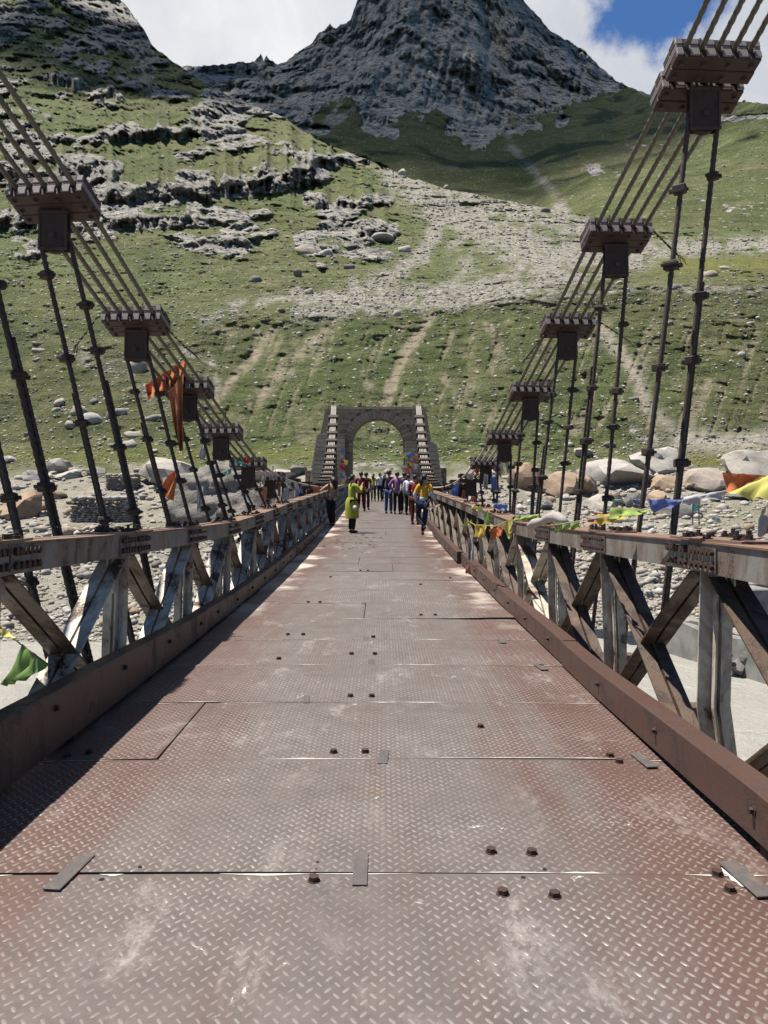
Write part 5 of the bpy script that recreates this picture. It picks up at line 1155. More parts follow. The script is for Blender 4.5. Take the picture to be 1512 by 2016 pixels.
# ---------------------------------------------------------------- people
def skin_mesh(verts, edges, radii, mat, root=0, sub=2):
    me = bpy.data.meshes.new('tmp'); me.from_pydata([tuple(v) for v in verts], edges, []); me.update()
    o = bpy.data.objects.new('tmp', me); COL.objects.link(o)
    md = o.modifiers.new('skin', 'SKIN'); md.use_smooth_shade = True; md.branch_smoothing = 0.4
    for i, r in enumerate(radii): me.skin_vertices[0].data[i].radius = (r, r) if not isinstance(r, tuple) else r
    me.skin_vertices[0].data[root].use_root = True
    sb = o.modifiers.new('sub', 'SUBSURF'); sb.levels = sub; sb.render_levels = sub
    bpy.context.view_layer.update()
    ev = o.evaluated_get(bpy.context.evaluated_depsgraph_get()); out = bpy.data.meshes.new_from_object(ev)
    bpy.data.objects.remove(o); bpy.data.meshes.remove(me)
    out.materials.clear(); out.materials.append(mat); out.polygons.foreach_set('use_smooth', np.ones(len(out.polygons), dtype=bool)); return out
def ellipsoid(mb, c, r, R=None, k=12, n=8, bump=None):
    vs_ = []; 
    for i in range(n + 1):
        a = math.pi * i / n
        for j in range(k):
            b = 2 * math.pi * j / k; p = Vector((r[0] * math.sin(a) * math.cos(b), r[1] * math.sin(a) * math.sin(b), r[2] * math.cos(a)))
            if bump: p *= bump(p, a, b)
            vs_.append((R @ p if R else p) + Vector(c))
    fs = [(i * k + j, i * k + (j + 1) % k, (i + 1) * k + (j + 1) % k, (i + 1) * k + j) for i in range(n) for j in range(k)]
    mb.add(vs_, fs)

def person(px, pyf, hpx, d, face, label, top, legs, sleeves='long', lean=(0, 0), arms=None, legpose=None, hair='short', skirt=None, extras=(), group=None, headturn=0.0, female=True, stripe=None):
    """face: heading in degrees, 0 looks away from the camera (+Y), 90 looks right (+X)"""
    base = W(px, pyf, d); base.z = deckz(d) + 0.012; H = hpx * d / F
    root = thing('person', label, 'person', base, group or 'visitors on the bridge'); root.rotation_euler = (0, 0, -math.radians(face))
    S = H; V3 = lambda x, y, z: Vector((x * S, y * S, z * S))
    lx, ly = lean
    hipw = 0.052 if female else 0.05; shw = 0.098 if female else 0.115
    J = dict(pel=V3(0, 0, 0.53), wai=V3(lx * 0.2, ly * 0.2, 0.61), che=V3(lx * 0.55, ly * 0.55, 0.725), nb=V3(lx * 0.9, ly * 0.9, 0.825), nk=V3(lx, ly + 0.004, 0.862), hd=V3(lx * 1.05, ly + 0.010, 0.915), ht=V3(lx * 1.05, ly + 0.010, 0.965))
    lp = legpose or {}
    for s, n in ((-1, 'L'), (1, 'R')):
        J['hip' + n] = V3(s * hipw, 0, 0.505); J['kn' + n] = V3(*lp.get('kn' + n, (s * 0.056, 0.012, 0.28))); J['an' + n] = V3(*lp.get('an' + n, (s * 0.058, -0.008, 0.045)))
        J['sh' + n] = V3(lx * 0.8 + s * shw, ly * 0.8, 0.805)
        ar = (arms or {}).get(n)
        J['el' + n] = V3(*(ar[0] if ar else (lx * 0.6 + s * (shw + 0.03), -0.015 + ly * 0.5, 0.635))); J['wr' + n] = V3(*(ar[1] if ar else (lx * 0.4 + s * (shw + 0.035), 0.03 + ly * 0.4, 0.49)))
    R = dict(pel=0.068, wai=0.056 if female else 0.062, che=0.068 if female else 0.076, nb=0.04, nk=0.028, hd=0.050, ht=0.040)
    for n in 'LR': R.update({'hip' + n: 0.054, 'kn' + n: 0.034, 'an' + n: 0.020, 'sh' + n: 0.036, 'el' + n: 0.024, 'wr' + n: 0.016})
    E = [('pel', 'wai'), ('wai', 'che'), ('che', 'nb'), ('nb', 'nk'), ('nk', 'hd'), ('hd', 'ht')]
    for n in 'LR': E += [('pel', 'hip' + n), ('hip' + n, 'kn' + n), ('kn' + n, 'an' + n), ('nb', 'sh' + n), ('sh' + n, 'el' + n), ('el' + n, 'wr' + n)]
    # hands with five fingers
    JB, RB, EB = dict(J), dict(R), list(E)
    for n in 'LR':
        s = -1 if n == 'L' else 1; dirn = (J['wr' + n] - J['el' + n]).normalized(); side = dirn.cross(Vector((0, 1, 0.2))).normalized(); up = side.cross(dirn)
        pm = 'pm' + n; JB[pm] = J['wr' + n] + dirn * 0.045 * S; RB[pm] = 0.017; EB.append(('wr' + n, pm))
        for q, (a, l) in enumerate(((-0.017, 0.036), (-0.006, 0.043), (0.006, 0.041), (0.016, 0.032))):
            f1, f2 = 'f%d%s' % (q, n), 'g%d%s' % (q, n); JB[f1] = JB[pm] + (dirn * l * 0.5 + side * a) * S; JB[f2] = JB[f1] + (dirn * l * 0.45 + up * 0.012 * s) * S; RB[f1] = 0.0058; RB[f2] = 0.0045; EB += [(pm, f1), (f1, f2)]
        JB['th' + n] = J['wr' + n] + (dirn * 0.038 - side * 0.028) * S; RB['th' + n] = 0.006; EB.append(('wr' + n, 'th' + n))
    for n in 'LR':
        fwd = 0.085; JB['to' + n] = J['an' + n] + V3(0, fwd, -0.028); RB['to' + n] = 0.016; EB.append(('an' + n, 'to' + n))
    def mk(name, js, es, rs, mat, sub=1):
        ids = {j: i for i, j in enumerate(js)}
        me = skin_mesh([JB[j] for j in js], [(ids[a], ids[b]) for a, b in es], [rs[j] * S for j in js], mat, 0, sub); return obj(name, me, root)
    mk('body', list(JB), EB, RB, MAT['skin'])
    # trousers
    js = ['pel'] + [q + n for n in 'LR' for q in ('hip', 'kn', 'an')]; rs = {j: RB[j] * 1.16 + 0.006 for j in js}
    for n in 'LR': rs['hip' + n] = 0.056; rs['kn' + n] = 0.047; rs['an' + n] = 0.034 if female else 0.040
    mk('trousers', js, [(a, b) for a, b in E if a in js and b in js], rs, MAT['fab_' + legs])
    # top
    js = ['pel', 'wai', 'che', 'nb'] + [q + n for n in 'LR' for q in (('sh', 'el', 'wr') if sleeves == 'long' else ('sh', 'el'))]
    rs = {j: RB[j] * 1.14 + 0.007 for j in js}; rs['nb'] = 0.046
    if sleeves == 'short':
        for n in 'LR': JB['el' + n + '_'] = J['sh' + n].lerp(J['el' + n], 0.6); js = [q if q != 'el' + n else 'el' + n + '_' for q in js]; rs['el' + n + '_'] = 0.036
        es = [(a, b) for a, b in E if a in js and b in js] + [('sh' + n, 'el' + n + '_') for n in 'LR']
    else: es = [(a, b) for a, b in E if a in js and b in js]
    if sleeves == 'none': js = ['pel', 'wai', 'che', 'nb', 'shL', 'shR']; es = [(a, b) for a, b in E if a in js and b in js]
    rs['pel'] = rs['pel'] * 1.06; tp = mk('top', js, es, rs, MAT['fab_' + top])
    if stripe:                                                          # lower half of the jumper in a second colour
        jb = ['pel', 'wai']; JB['mid_'] = J['wai'].lerp(J['che'], 0.35); RB['mid_'] = 0.07; rr = {'pel': rs['pel'] * 1.03, 'wai': rs['wai'] * 1.05, 'mid_': 0.077}
        mk('jumper_hem', ['pel', 'wai', 'mid_'], [('pel', 'wai'), ('wai', 'mid_')], rr, MAT['fab_' + stripe])
        for n in 'LR':
            JB['s1' + n] = J['sh' + n].lerp(J['el' + n], 0.45); mk('sleeve', ['s1' + n, 'el' + n, 'wr' + n], [('s1' + n, 'el' + n), ('el' + n, 'wr' + n)], {'s1' + n: 0.039, 'el' + n: 0.037, 'wr' + n: 0.028}, MAT['fab_' + stripe])
    if skirt:                                                           # kurta hem
        mb = MB(); k = 20; zs = ((0.61, 0.080), (0.53, 0.114), (0.42, 0.118), (skirt, 0.120)); rings = []
        for i, (z_, r_) in enumerate(zs):
            rings += [V3(r_ * (1.0 + 0.05 * math.sin(5 * a_ + i)) * math.cos(a_), 0.98 * r_ * (1.0 + 0.05 * math.cos(4 * a_)) * math.sin(a_), z_) for a_ in [2 * math.pi * j / k for j in range(k)]]
        mb.add(rings, [(i * k + j, i * k + (j + 1) % k, (i + 1) * k + (j + 1) % k, (i + 1) * k + j) for i in range(3) for j in range(k)]); mb.build('kurta_skirt', MAT['fab_' + top], root, (0, 0, 0), True)
    # head details
    RH = Matrix.Rotation(-math.radians(headturn), 3, 'Z'); hc = J['hd'] + V3(0, 0, 0.022)
    mb = MB(); ellipsoid(mb, hc + RH @ V3(0, 0.062, -0.012), (0.010 * S, 0.014 * S, 0.018 * S)); mb.build('nose', MAT['skin'], root, (0, 0, 0), True)
    for s in (-1, 1):
        mb = MB(); ellipsoid(mb, hc + RH @ V3(s * 0.022, 0.052, 0.002), (0.009 * S, 0.006 * S, 0.005 * S), None, 8, 6); mb.build('eye', MAT['eye'], root, (0, 0, 0), True)
        mb = MB(); ellipsoid(mb, hc + RH @ V3(s * 0.060, 0.0, -0.005), (0.007 * S, 0.013 * S, 0.020 * S), None, 8, 6); mb.build('ear', MAT['skin'], root, (0, 0, 0), True)
    mb = MB(); ellipsoid(mb, hc + RH @ V3(0, 0.053, -0.034), (0.018 * S, 0.008 * S, 0.006 * S), None, 8, 6); mb.build('mouth', MAT['fab_brown'], root, (0, 0, 0), True)
    mb = MB()
    cap = lambda p, a, b: 1.0 + 0.05 * math.sin(9 * b + 3 * a)
    ellipsoid(mb, hc + RH @ V3(0, -0.012, 0.012), (0.055 * S, 0.054 * S, 0.056 * S), RH, 14, 10, cap)
    if hair in ('long', 'pony', 'blown'):
        if hair == 'blown': pth = [V3(0, -0.03, 0.02), V3(0.03, -0.06, -0.03), V3(0.05, -0.07, -0.09), V3(0.055, -0.07, -0.15), V3(0.05, -0.06, -0.21)]; rr = [0.058, 0.062, 0.058, 0.045, 0.016]
        elif hair == 'long': pth = [V3(0, -0.03, 0.0), V3(0, -0.06, -0.05), V3(0, -0.075, -0.11), V3(0, -0.078, -0.17)]; rr = [0.055, 0.055, 0.045, 0.02]
        else: pth = [V3(0, -0.055, 0.015), V3(0, -0.085, -0.01), V3(0.005, -0.085, -0.07), V3(0.01, -0.08, -0.14)]; rr = [0.03, 0.036, 0.034, 0.012]
        mb.tube([hc + RH @ p for p in pth], [r * S for r in rr], 10)
    elif hair == 'bun': ellipsoid(mb, hc + RH @ V3(0, -0.068, -0.02), (0.036 * S, 0.034 * S, 0.036 * S), None, 10, 8)
    mb.build('hair', MAT['hair'], root, (0, 0, 0), True)
    for n in 'LR':                                                      # shoes
        a = J['an' + n]; mb = MB(); ellipsoid(mb, a + V3(0, 0.030, -0.026), (0.026 * S, 0.066 * S, 0.024 * S), None, 12, 8, lambda p, a_, b_: 1.0 if p.z > 0 else 0.92); mb.build('shoe', MAT['fab_shoe'], root, (0, 0, 0), True)
    for kind, at_, col in extras:                                       # things carried stay things of their own
        p = root.location + Matrix.Rotation(root.rotation_euler.z, 3, 'Z') @ V3(*at_)
        if kind == 'bag':
            bt = thing('shoulder_bag', col[1], 'bag', p - Vector((0, 0, 0.07 * S)), None); mb = MB(); ellipsoid(mb, p, (0.058 * S, 0.030 * S, 0.042 * S), Matrix.Rotation(root.rotation_euler.z, 3, 'Z'), 14, 10, lambda q, a_, b_: 1.0 + 0.10 * abs(math.sin(2 * b_)) ** 2); mb.build('pouch', MAT['fab_' + col[0]], bt, bt.location, True)
            sh = root.location + Matrix.Rotation(root.rotation_euler.z, 3, 'Z') @ (J['shR'] + V3(0, -0.02, 0.03)); mb = MB(); mb.tube([p + Vector((0, 0, 0.03 * S)), p.lerp(sh, 0.5) + Vector((0, -0.05 * S, 0)), sh], 0.006 * S, 6); mb.build('strap', MAT['fab_black'], bt, bt.location)
        if kind == 'phone':
            ph = thing('phone', col[1], 'phone', p, None); ph.rotation_euler = root.rotation_euler; mb = MB(); mb.box((0, 0, 0), (0.045 * S, 0.005 * S, 0.022 * S), Matrix.Rotation(0.1, 3, 'X'), 0.004 * S); mb.build('casing', MAT['phone_black'], ph); mb = MB(); mb.box((0, -0.0055 * S, 0.0), (0.040 * S, 0.0008, 0.019 * S), Matrix.Rotation(0.1, 3, 'X')); mb.build('screen', MAT['eye'], ph)
    return root
# the two nearest visitors and the one leaning on the left rail
person(693, 1052, 115, 23.7, 62, 'woman in a lime kurta and black trousers photographing on the left of the deck', 'lime', 'black', 'long', (0, 0.01), {'R': ((0.11, 0.11, 0.69), (0.045, 0.17, 0.80)), 'L': ((-0.10, 0.12, 0.69), (-0.03, 0.175, 0.79))}, None, 'bun', 0.25, (('bag', (0.150, -0.02, 0.43), ('bag', 'cream quilted shoulder bag at the hip of the woman in lime')), ('phone', (0.0, 0.215, 0.845), (None, 'dark phone held up by the woman in lime'))))
person(833, 1051, 119, 23.0, 12, 'woman in an orange and pale blue jumper leaning on the right rail', 'orange', 'navy', 'long', (0.03, 0.0), {'R': ((0.15, -0.02, 0.65), (0.20, 0.05, 0.56)), 'L': ((-0.14, -0.02, 0.65), (-0.10, 0.06, 0.54))}, {'knL': (-0.10, 0.07, 0.30), 'anL': (0.03, -0.05, 0.14), 'knR': (0.03, 0.0, 0.27), 'anR': (-0.01, -0.01, 0.045)}, 'pony', None, (), None, 50, True, 'sky')
person(651, 1036, 98, 26.6, -20, 'woman in a tan top with long black hair leaning on the left rail', 'tan', 'black', 'none', (0.04, 0.03), {'L': ((-0.16, 0.02, 0.74), (-0.29, 0.05, 0.66)), 'R': ((0.15, 0.0, 0.64), (0.12, 0.08, 0.53))}, {'knR': (0.05, 0.0, 0.27), 'knL': (-0.02, 0.06, 0.27), 'anL': (0.02, 0.02, 0.045)}, 'blown')
person(711, 1008, 78, 35.5, 0, 'person in a maroon suit seen from behind left of the deck middle', 'maroon', 'maroon', 'long', (0, 0), {'L': ((-0.15, 0.05, 0.66), (-0.12, 0.14, 0.70)), 'R': ((0.14, 0.0, 0.63), (0.12, 0.10, 0.60))}, {'anL': (-0.085, -0.01, 0.045), 'anR': (0.085, -0.01, 0.045)}, 'short', None, (), None, 0, False)
person(721, 1004, 74, 37.0, 20, 'person in dark clothes half hidden behind the maroon suit', 'brown', 'charcoal', 'short', (0, 0), None, None, 'short', None, (('bag', (0.12, 0.0, 0.50), ('bag', 'pale bag hanging beside the maroon suit')),), None, 0, False)
person(735, 988, 55, 49.5, 15, 'girl with long hair in a yellow top far down the deck', 'yellow', 'navy', 'short', (0, 0), None, None, 'long', None, (('bag', (-0.10, 0.0, 0.66), ('brown', 'brown shoulder bag on the girl in yellow')),))
person(748, 987, 56, 49.8, -25, 'person in a white shirt and dark trousers far down the deck', 'white', 'navy', 'long', (0, 0), None, None, 'bun')
person(757, 987, 53, 50.6, 10, 'second person in white partly behind the black jacket', 'white', 'navy', 'long', (0, 0), None, None, 'long')
person(765, 1011, 85, 33.8, 15, 'man in a black jacket and blue jeans in the middle group', 'black', 'jeans', 'long', (0.01, 0), {'R': ((0.14, 0.02, 0.64), (0.08, 0.12, 0.60)), 'L': ((-0.14, 0.0, 0.64), (-0.14, 0.05, 0.50))}, None, 'short', None, (), None, 20, False)
person(782, 1012, 83, 33.4, 10, 'woman in a mauve hoodie with a hand on her hip', 'purple', 'black', 'long', (0, 0), {'L': ((-0.20, -0.03, 0.67), (-0.115, 0.0, 0.58)), 'R': ((0.15, 0.03, 0.66), (0.10, 0.12, 0.62))}, None, 'short', None, (), None, 0)
person(796, 1012, 80, 34.2, -10, 'person in black behind the mauve hoodie', 'black', 'black', 'long', (0, 0), None, None, 'short', None, (), None, 0, False)
person(804, 1014, 80, 32.8, 30, 'person in a white top and black trousers right of the mauve hoodie', 'white', 'black', 'long', (0, 0), None, None, 'short', None, (), None, 0)
person(817, 1034, 98, 27.4, 25, 'person in dark red with brown trousers beside the right rail', 'red', 'brown', 'long', (0, 0), {'R': ((0.14, 0.04, 0.64), (0.08, 0.13, 0.62)), 'L': ((-0.14, 0.04, 0.65), (-0.05, 0.14, 0.63))}, None, 'short', None, (), None, 0)
# ---------------------------------------------------------------- flags, rags, sign, walls
rf = random.Random(31)
RAGC = {'flag_white': 'white', 'rag_white': 'cream', 'flag_peach': 'peach', 'flag_blue': 'blue', 'flag_orange': 'orange', 'flag_teal': 'pale green'}
def flag(name, c4, mat, label, cat='flag', group=None, nu=14, nv=10, amp=0.03, freq=2.0, hem=0.0, seed=0, tear=0.0, parent=None):
    """cloth over four corners (top-left, top-right, bottom-right, bottom-left)"""
    a, b, c, d = (Vector(q) for q in c4); nrm = (b - a).cross(d - a).normalized(); L = (b - a).length; vs_ = []; r_ = random.Random(seed)
    ph = [r_.uniform(0, 6.28) for _ in range(4)]
    for j in range(nv + 1):
        for i in range(nu + 1):
            u, v = i / nu, j / nv; p = (a.lerp(b, u)).lerp(d.lerp(c, u), v)
            k = amp * (math.sin(freq * 6.28 * u + 2.0 * v + ph[0]) + 0.5 * math.sin(freq * 11 * u - 3 * v + ph[1]) + 0.6 * math.sin(4.5 * v + 3 * u + ph[2])) * (0.25 + 0.75 * v)
            if tear and v > 0.6: p += (d - a) * r_.uniform(-tear, tear) * (v - 0.6)
            vs_.append(p + nrm * k + Vector((0, 0, -hem * math.sin(math.pi * u) * (1 - v))))
    n0 = len(vs_); off = nrm * 0.0022; W_ = nu + 1
    fs = [(j * W_ + i, j * W_ + i + 1, (j + 1) * W_ + i + 1, (j + 1) * W_ + i) for j in range(nv) for i in range(nu)]
    vs2 = [p + off for p in vs_]; fs2 = [tuple(n0 + q for q in f_[::-1]) for f_ in fs]
    mb = MB(); mb.add(vs_ + vs2, fs + fs2)
    if parent is not None: return props(mb.build('flag', MAT[mat], parent, parent.location, True), label)
    org = a.copy(); o = mb.build(name, MAT[mat], None, org, True); o.location = org
    return props(o, label, cat, group)
G1 = thing('prayer_flag_string', 'string of coloured prayer flags streaming along the right parapet', 'flag string', W(1090, 1034, 7.0))
def rz(d, dz=0.03): return railz(d) + dz
# the string that flies from the right edge of the picture
flag('prayer_flag', (W(1422, 930, 4.15), W(1530, 938, 4.0), W(1530, 985, 4.0), W(1428, 968, 4.15)), 'flag_orange', 'orange prayer flag flying at the right picture edge', 'flag', None, parent=G1, amp=0.03, seed=1)
flag('prayer_flag', (W(1500, 938, 3.95), W(1540, 930, 3.8), W(1530, 985, 3.8), W(1425, 974, 4.15)), 'flag_yellow', 'yellow prayer flag streaming below the orange one', 'flag', None, parent=G1, amp=0.018, seed=2)
flag('prayer_flag', (W(1345, 978, 4.5), W(1432, 966, 4.2), W(1425, 978, 4.2), W(1338, 994, 4.5)), 'flag_white', 'greyish white prayer flag left of the yellow one', 'flag', None, parent=G1, amp=0.02, seed=3)
flag('prayer_flag', (W(1273, 985, 4.9), W(1352, 982, 4.5), W(1345, 992, 4.5), W(1288, 1008, 4.9)), 'flag_blue', 'pale blue prayer flag in front of the near hanger rope', 'flag', None, parent=G1, amp=0.02, seed=4)
flag('prayer_flag', (W(1205, 1000, 5.5), W(1284, 1002, 5.0), W(1278, 1012, 5.0), W(1198, 1022, 5.5)), 'flag_lime', 'bright green prayer flag streaming over the right parapet', 'flag', None, parent=G1, amp=0.02, seed=5)
flag('prayer_flag', (W(1178, 1012, 5.9), W(1235, 1014, 5.6), W(1230, 1022, 5.6), W(1174, 1034, 5.9)), 'flag_gold', 'golden yellow prayer flag under the bright green one', 'flag', None, parent=G1, amp=0.02, seed=6)
flag('prayer_flag', (W(1154, 1018, 6.2), W(1184, 1022, 5.9), W(1182, 1032, 5.9), W(1158, 1028, 6.2)), 'flag_peach', 'small orange prayer flag at the tail of the string', 'flag', None, parent=G1, amp=0.015, seed=7)
flag('prayer_flag', (W(1086, 1030, 7.0), W(1138, 1028, 6.6), W(1140, 1042, 6.6), W(1098, 1042, 7.0)), 'flag_lime', 'crumpled lime flag lying on the right parapet', 'flag', None, parent=G1, amp=0.03, freq=3, seed=8)
flag('prayer_flag', (W(1012, 1018, 8.6), W(1062, 1012, 7.8), W(1060, 1020, 7.8), W(1014, 1026, 8.6)), 'flag_lime', 'narrow green flag strip tied along the right parapet', 'flag', None, parent=G1, amp=0.02, freq=3, seed=9)
def cord(name, pts, r, mat, parent):
    pts = [Vector(p) for p in pts]; fine = []
    for a, b in zip(pts[:-1], pts[1:]): fine += [a.lerp(b, q / 5) for q in range(5)]
    fine.append(pts[-1]); mb = MB(); mb.tube(fine, r, 6); return mb.build('cord', MAT[mat], parent, parent.location)
cord('flag_cord', [W(1540, 932, 3.9), W(1430, 966, 4.2), W(1345, 985, 4.5), W(1280, 1000, 5.0), W(1200, 1016, 5.6), W(1150, 1024, 6.2), W(1090, 1034, 7.0)], 0.004, 'rag_white', G1)
# bunting hanging on the inner face of the right truss
G2 = thing('bunting', 'bunting of small flags drooping on the inside of the right truss', 'bunting', W(952, 1034, 10.6))
cord('flag_cord', [W(926, 1028, 11.2), W(936, 1034, 11.0), W(952, 1034, 10.6), W(975, 1036, 10.2), W(1008, 1022, 9.5)], 0.006, 'flag_gold', G2)
flag('bunting_flag', (W(934, 1034, 10.9), W(958, 1034, 10.6), W(956, 1060, 10.6), W(937, 1056, 10.9)), 'flag_gold', 'golden flag of the bunting on the right truss', 'flag', None, parent=G2, amp=0.025, seed=11)
flag('bunting_flag', (W(963, 1042, 10.4), W(988, 1036, 10.2), W(992, 1050, 10.1), W(972, 1063, 10.4)), 'flag_orange', 'orange flag of the bunting on the right truss', 'flag', None, parent=G2, amp=0.03, seed=12)
flag('bunting_flag', (W(988, 1036, 10.1), W(1008, 1022, 9.7), W(1006, 1046, 9.7), W(1003, 1062, 10.0)), 'flag_yellow', 'yellow green pennant of the bunting on the right truss', 'flag', None, parent=G2, amp=0.02, seed=13)
flag('bunting_flag', (W(905, 1036, 11.8), W(928, 1024, 11.4), W(930, 1028, 11.4), W(910, 1040, 11.8)), 'flag_lime', 'curling green strip at the left end of the bunting', 'flag', None, parent=G2, amp=0.02, seed=14)
flag('bunting_flag', (W(952, 1010, 10.9), W(960, 1004, 10.6), W(962, 1034, 10.6), W(954, 1034, 10.9)), 'flag_green', 'dark green strip hanging from the right rail above the bunting', 'flag', None, parent=G2, amp=0.02, seed=15)
flag('bunting_flag', (W(928, 996, 12.2), W(948, 998, 11.6), W(950, 1008, 11.6), W(930, 1002, 12.2)), 'flag_yellow', 'yellow strip lying on the right rail above the bunting', 'flag', None, parent=G2, amp=0.02, seed=16)
flag('rag', (W(921, 1060, 13.2), W(932, 1060, 13.2), W(934, 1104, 13.2), W(920, 1102, 13.2)), 'rag_white', 'white rag tied to the right truss beside the kerb joint', 'rag', None, amp=0.05, freq=1.5, seed=17, tear=0.1)
flag('rag', (W(916, 1118, 13.6), W(924, 1112, 13.4), W(926, 1132, 13.4), W(918, 1128, 13.6)), 'flag_peach', 'small orange rag at the kerb joint on the right', 'rag', None, amp=0.02, seed=18)
flag('rag', (W(975, 990, 11.5), W(1000, 994, 11.0), W(998, 1004, 11.0), W(978, 1004, 11.5)), 'flag_blue', 'blue rag caught on the right rail near the hangers', 'rag', None, amp=0.04, freq=3, seed=19)
flag('rag', (W(840, 1000, 22), W(866, 992, 21), W(867, 996, 21), W(841, 1004, 22)), 'rag_white', 'pale cloth tied to the right rail by the leaning woman', 'rag', None, amp=0.02, seed=20)
# white cloth wound over the right parapet and the scarf at the picture edge
mb = MB(); pts = [W(1042, 1036, 7.7), W(1052, 1030, 7.6), W(1068, 1026, 7.4), W(1084, 1018, 7.2), W(1098, 1018, 7.05), W(1108, 1024, 6.95), W(1116, 1028, 6.9)]
mb.tube(pts, [0.030, 0.045, 0.034, 0.045, 0.05, 0.04, 0.02], 10); o = mb.build('cloth_roll', MAT['rag_white'], None, pts[0], True); o.location = pts[0]; props(o, 'dirty white cloth twisted over the right parapet', 'cloth')
mb = MB(); pts = [W(1516, 990, 4.0), W(1508, 1005, 4.0), W(1502, 1025, 4.0), W(1498, 1045, 4.0), W(1494, 1056, 4.0)]
for s in range(5): mb.tube([p + Vector((0.012 * s, 0.01 * math.sin(s * 2 + q), 0.006 * s)) for q, p in enumerate(pts)], [0.022, 0.016, 0.018, 0.014, 0.01], 8)
o = mb.build('scarf', MAT['rag_white'], None, pts[-1], True); o.location = pts[-1]; props(o, 'frayed white scarf knotted at the right picture edge', 'scarf')
# left side
G3 = thing('prayer_flag_string', 'green and yellow flags on a dark cord below the left parapet', 'flag string', W(92, 1306, 4.9))
flag('prayer_flag', (W(44, 1268, 5.2), W(93, 1306, 4.9), W(50, 1338, 4.9), W(4, 1350, 5.2)), 'flag_green', 'dark green triangular flag hanging below the left parapet', 'flag', None, parent=G3, amp=0.03, seed=21)
flag('prayer_flag', (W(-10, 1225, 5.4), W(30, 1256, 5.2), W(14, 1256, 5.2), W(-10, 1248, 5.4)), 'flag_yellow', 'yellow green flag corner at the left picture edge', 'flag', None, parent=G3, amp=0.02, seed=22)
cord('flag_cord', [W(-14, 1222, 5.4), W(40, 1268, 5.2), W(92, 1306, 4.9)], 0.005, 'bracket_iron', G3)
GL = 'orange cloths on the left cable'
flag('prayer_scarf', (W(286, 758, 13.0), W(366, 705, 13.2), W(366, 742, 13.2), W(292, 788, 13.0)), 'flag_orange', 'bunched orange cloth wrapped round the third left clamp', 'scarf', GL, 26, 16, 0.15, 4.0, 0, 23, 0.5)
flag('prayer_scarf', (W(332, 770, 12.9), W(362, 735, 12.9), W(360, 890, 12.9), W(352, 880, 12.9)), 'flag_peach', 'long pale orange scarf hanging from the left cable', 'scarf', GL, 12, 26, 0.09, 1.8, 0, 24, 0.15)
flag('prayer_scarf', (W(336, 930, 13.2), W(352, 928, 13.2), W(340, 986, 13.2), W(308, 968, 13.2)), 'flag_orange', 'small orange flag on the left hanger rope', 'scarf', GL, 10, 10, 0.05, 1.5, 0, 25)
flag('rag', (W(392, 890, 14.5), W(410, 855, 14.5), W(402, 905, 14.5), W(394, 905, 14.5)), 'flag_white', 'grey white rag hanging beside the fourth left clamp', 'rag', None, 10, 12, 0.05, 1.5, 0, 26)
flag('rag', (W(388, 955, 14.5), W(402, 958, 14.5), W(400, 990, 14.5), W(388, 1010, 14.5)), 'flag_white', 'tattered white rag low on the left hangers', 'rag', None, 10, 12, 0.05, 2.5, 0, 27, 0.3)
flag('rag', (W(462, 905, 17.5), W(486, 912, 17.5), W(484, 920, 17.5), W(464, 914, 17.5)), 'flag_teal', 'pale green rag on the left cable', 'rag', None, 10, 8, 0.05, 2.5, 0, 28)
flag('rag', (W(440, 930, 17.0), W(458, 920, 17.0), W(456, 932, 17.0), W(440, 938, 17.0)), 'flag_teal', 'green strip fluttering from the left hanger', 'rag', None, 8, 8, 0.05, 2, 0, 29)
flag('rag', (W(480, 905, 17.6), W(492, 898, 17.6), W(490, 912, 17.6), W(476, 916, 17.6)), 'flag_red', 'small red rag beside the green one on the left cable', 'rag', None, 8, 8, 0.05, 2, 0, 30)
for k in range(26):                                                      # faded rags where the left cable nears the rail
    d = rf.uniform(19.5, 27); p = cab(-1, d) + Vector((rf.uniform(-.35, .35), 0, rf.uniform(-0.45, 0.1))); w, h = rf.uniform(0.06, 0.22), rf.uniform(0.12, 0.45); dx = rf.uniform(-.12, .12)
    flag('rag', (p, p + Vector((w, 0, rf.uniform(-.1, .1))), p + Vector((w + dx, 0.05, -h)), p + Vector((dx, 0.05, -h * 0.8))), (cc := rf.choice(('flag_white', 'rag_white', 'rag_white', 'flag_white', 'flag_peach', 'flag_blue'))), 'faded %s tattered rag on the left cable near mid span' % RAGC[cc], 'rag', 'tattered rags on the left cable', 6, 6, 0.04, 2, 0, 100 + k, 0.3)
for k in range(16):
    d = rf.uniform(19, 27); p = cab(1, d) + Vector((rf.uniform(-.4, .3), 0, rf.uniform(-0.5, 0.05))); w, h = rf.uniform(0.06, 0.22), rf.uniform(0.12, 0.45); dx = rf.uniform(-.12, .12)
    flag('rag', (p, p + Vector((w, 0, rf.uniform(-.1, .1))), p + Vector((w + dx, 0.05, -h)), p + Vector((dx, 0.05, -h * 0.8))), (cc := rf.choice(('flag_white', 'rag_white', 'rag_white', 'flag_blue', 'flag_orange'))), 'faded %s tattered rag on the right cable near mid span' % RAGC[cc], 'rag', 'tattered rags on the right cable', 6, 6, 0.04, 2, 0, 200 + k, 0.3)
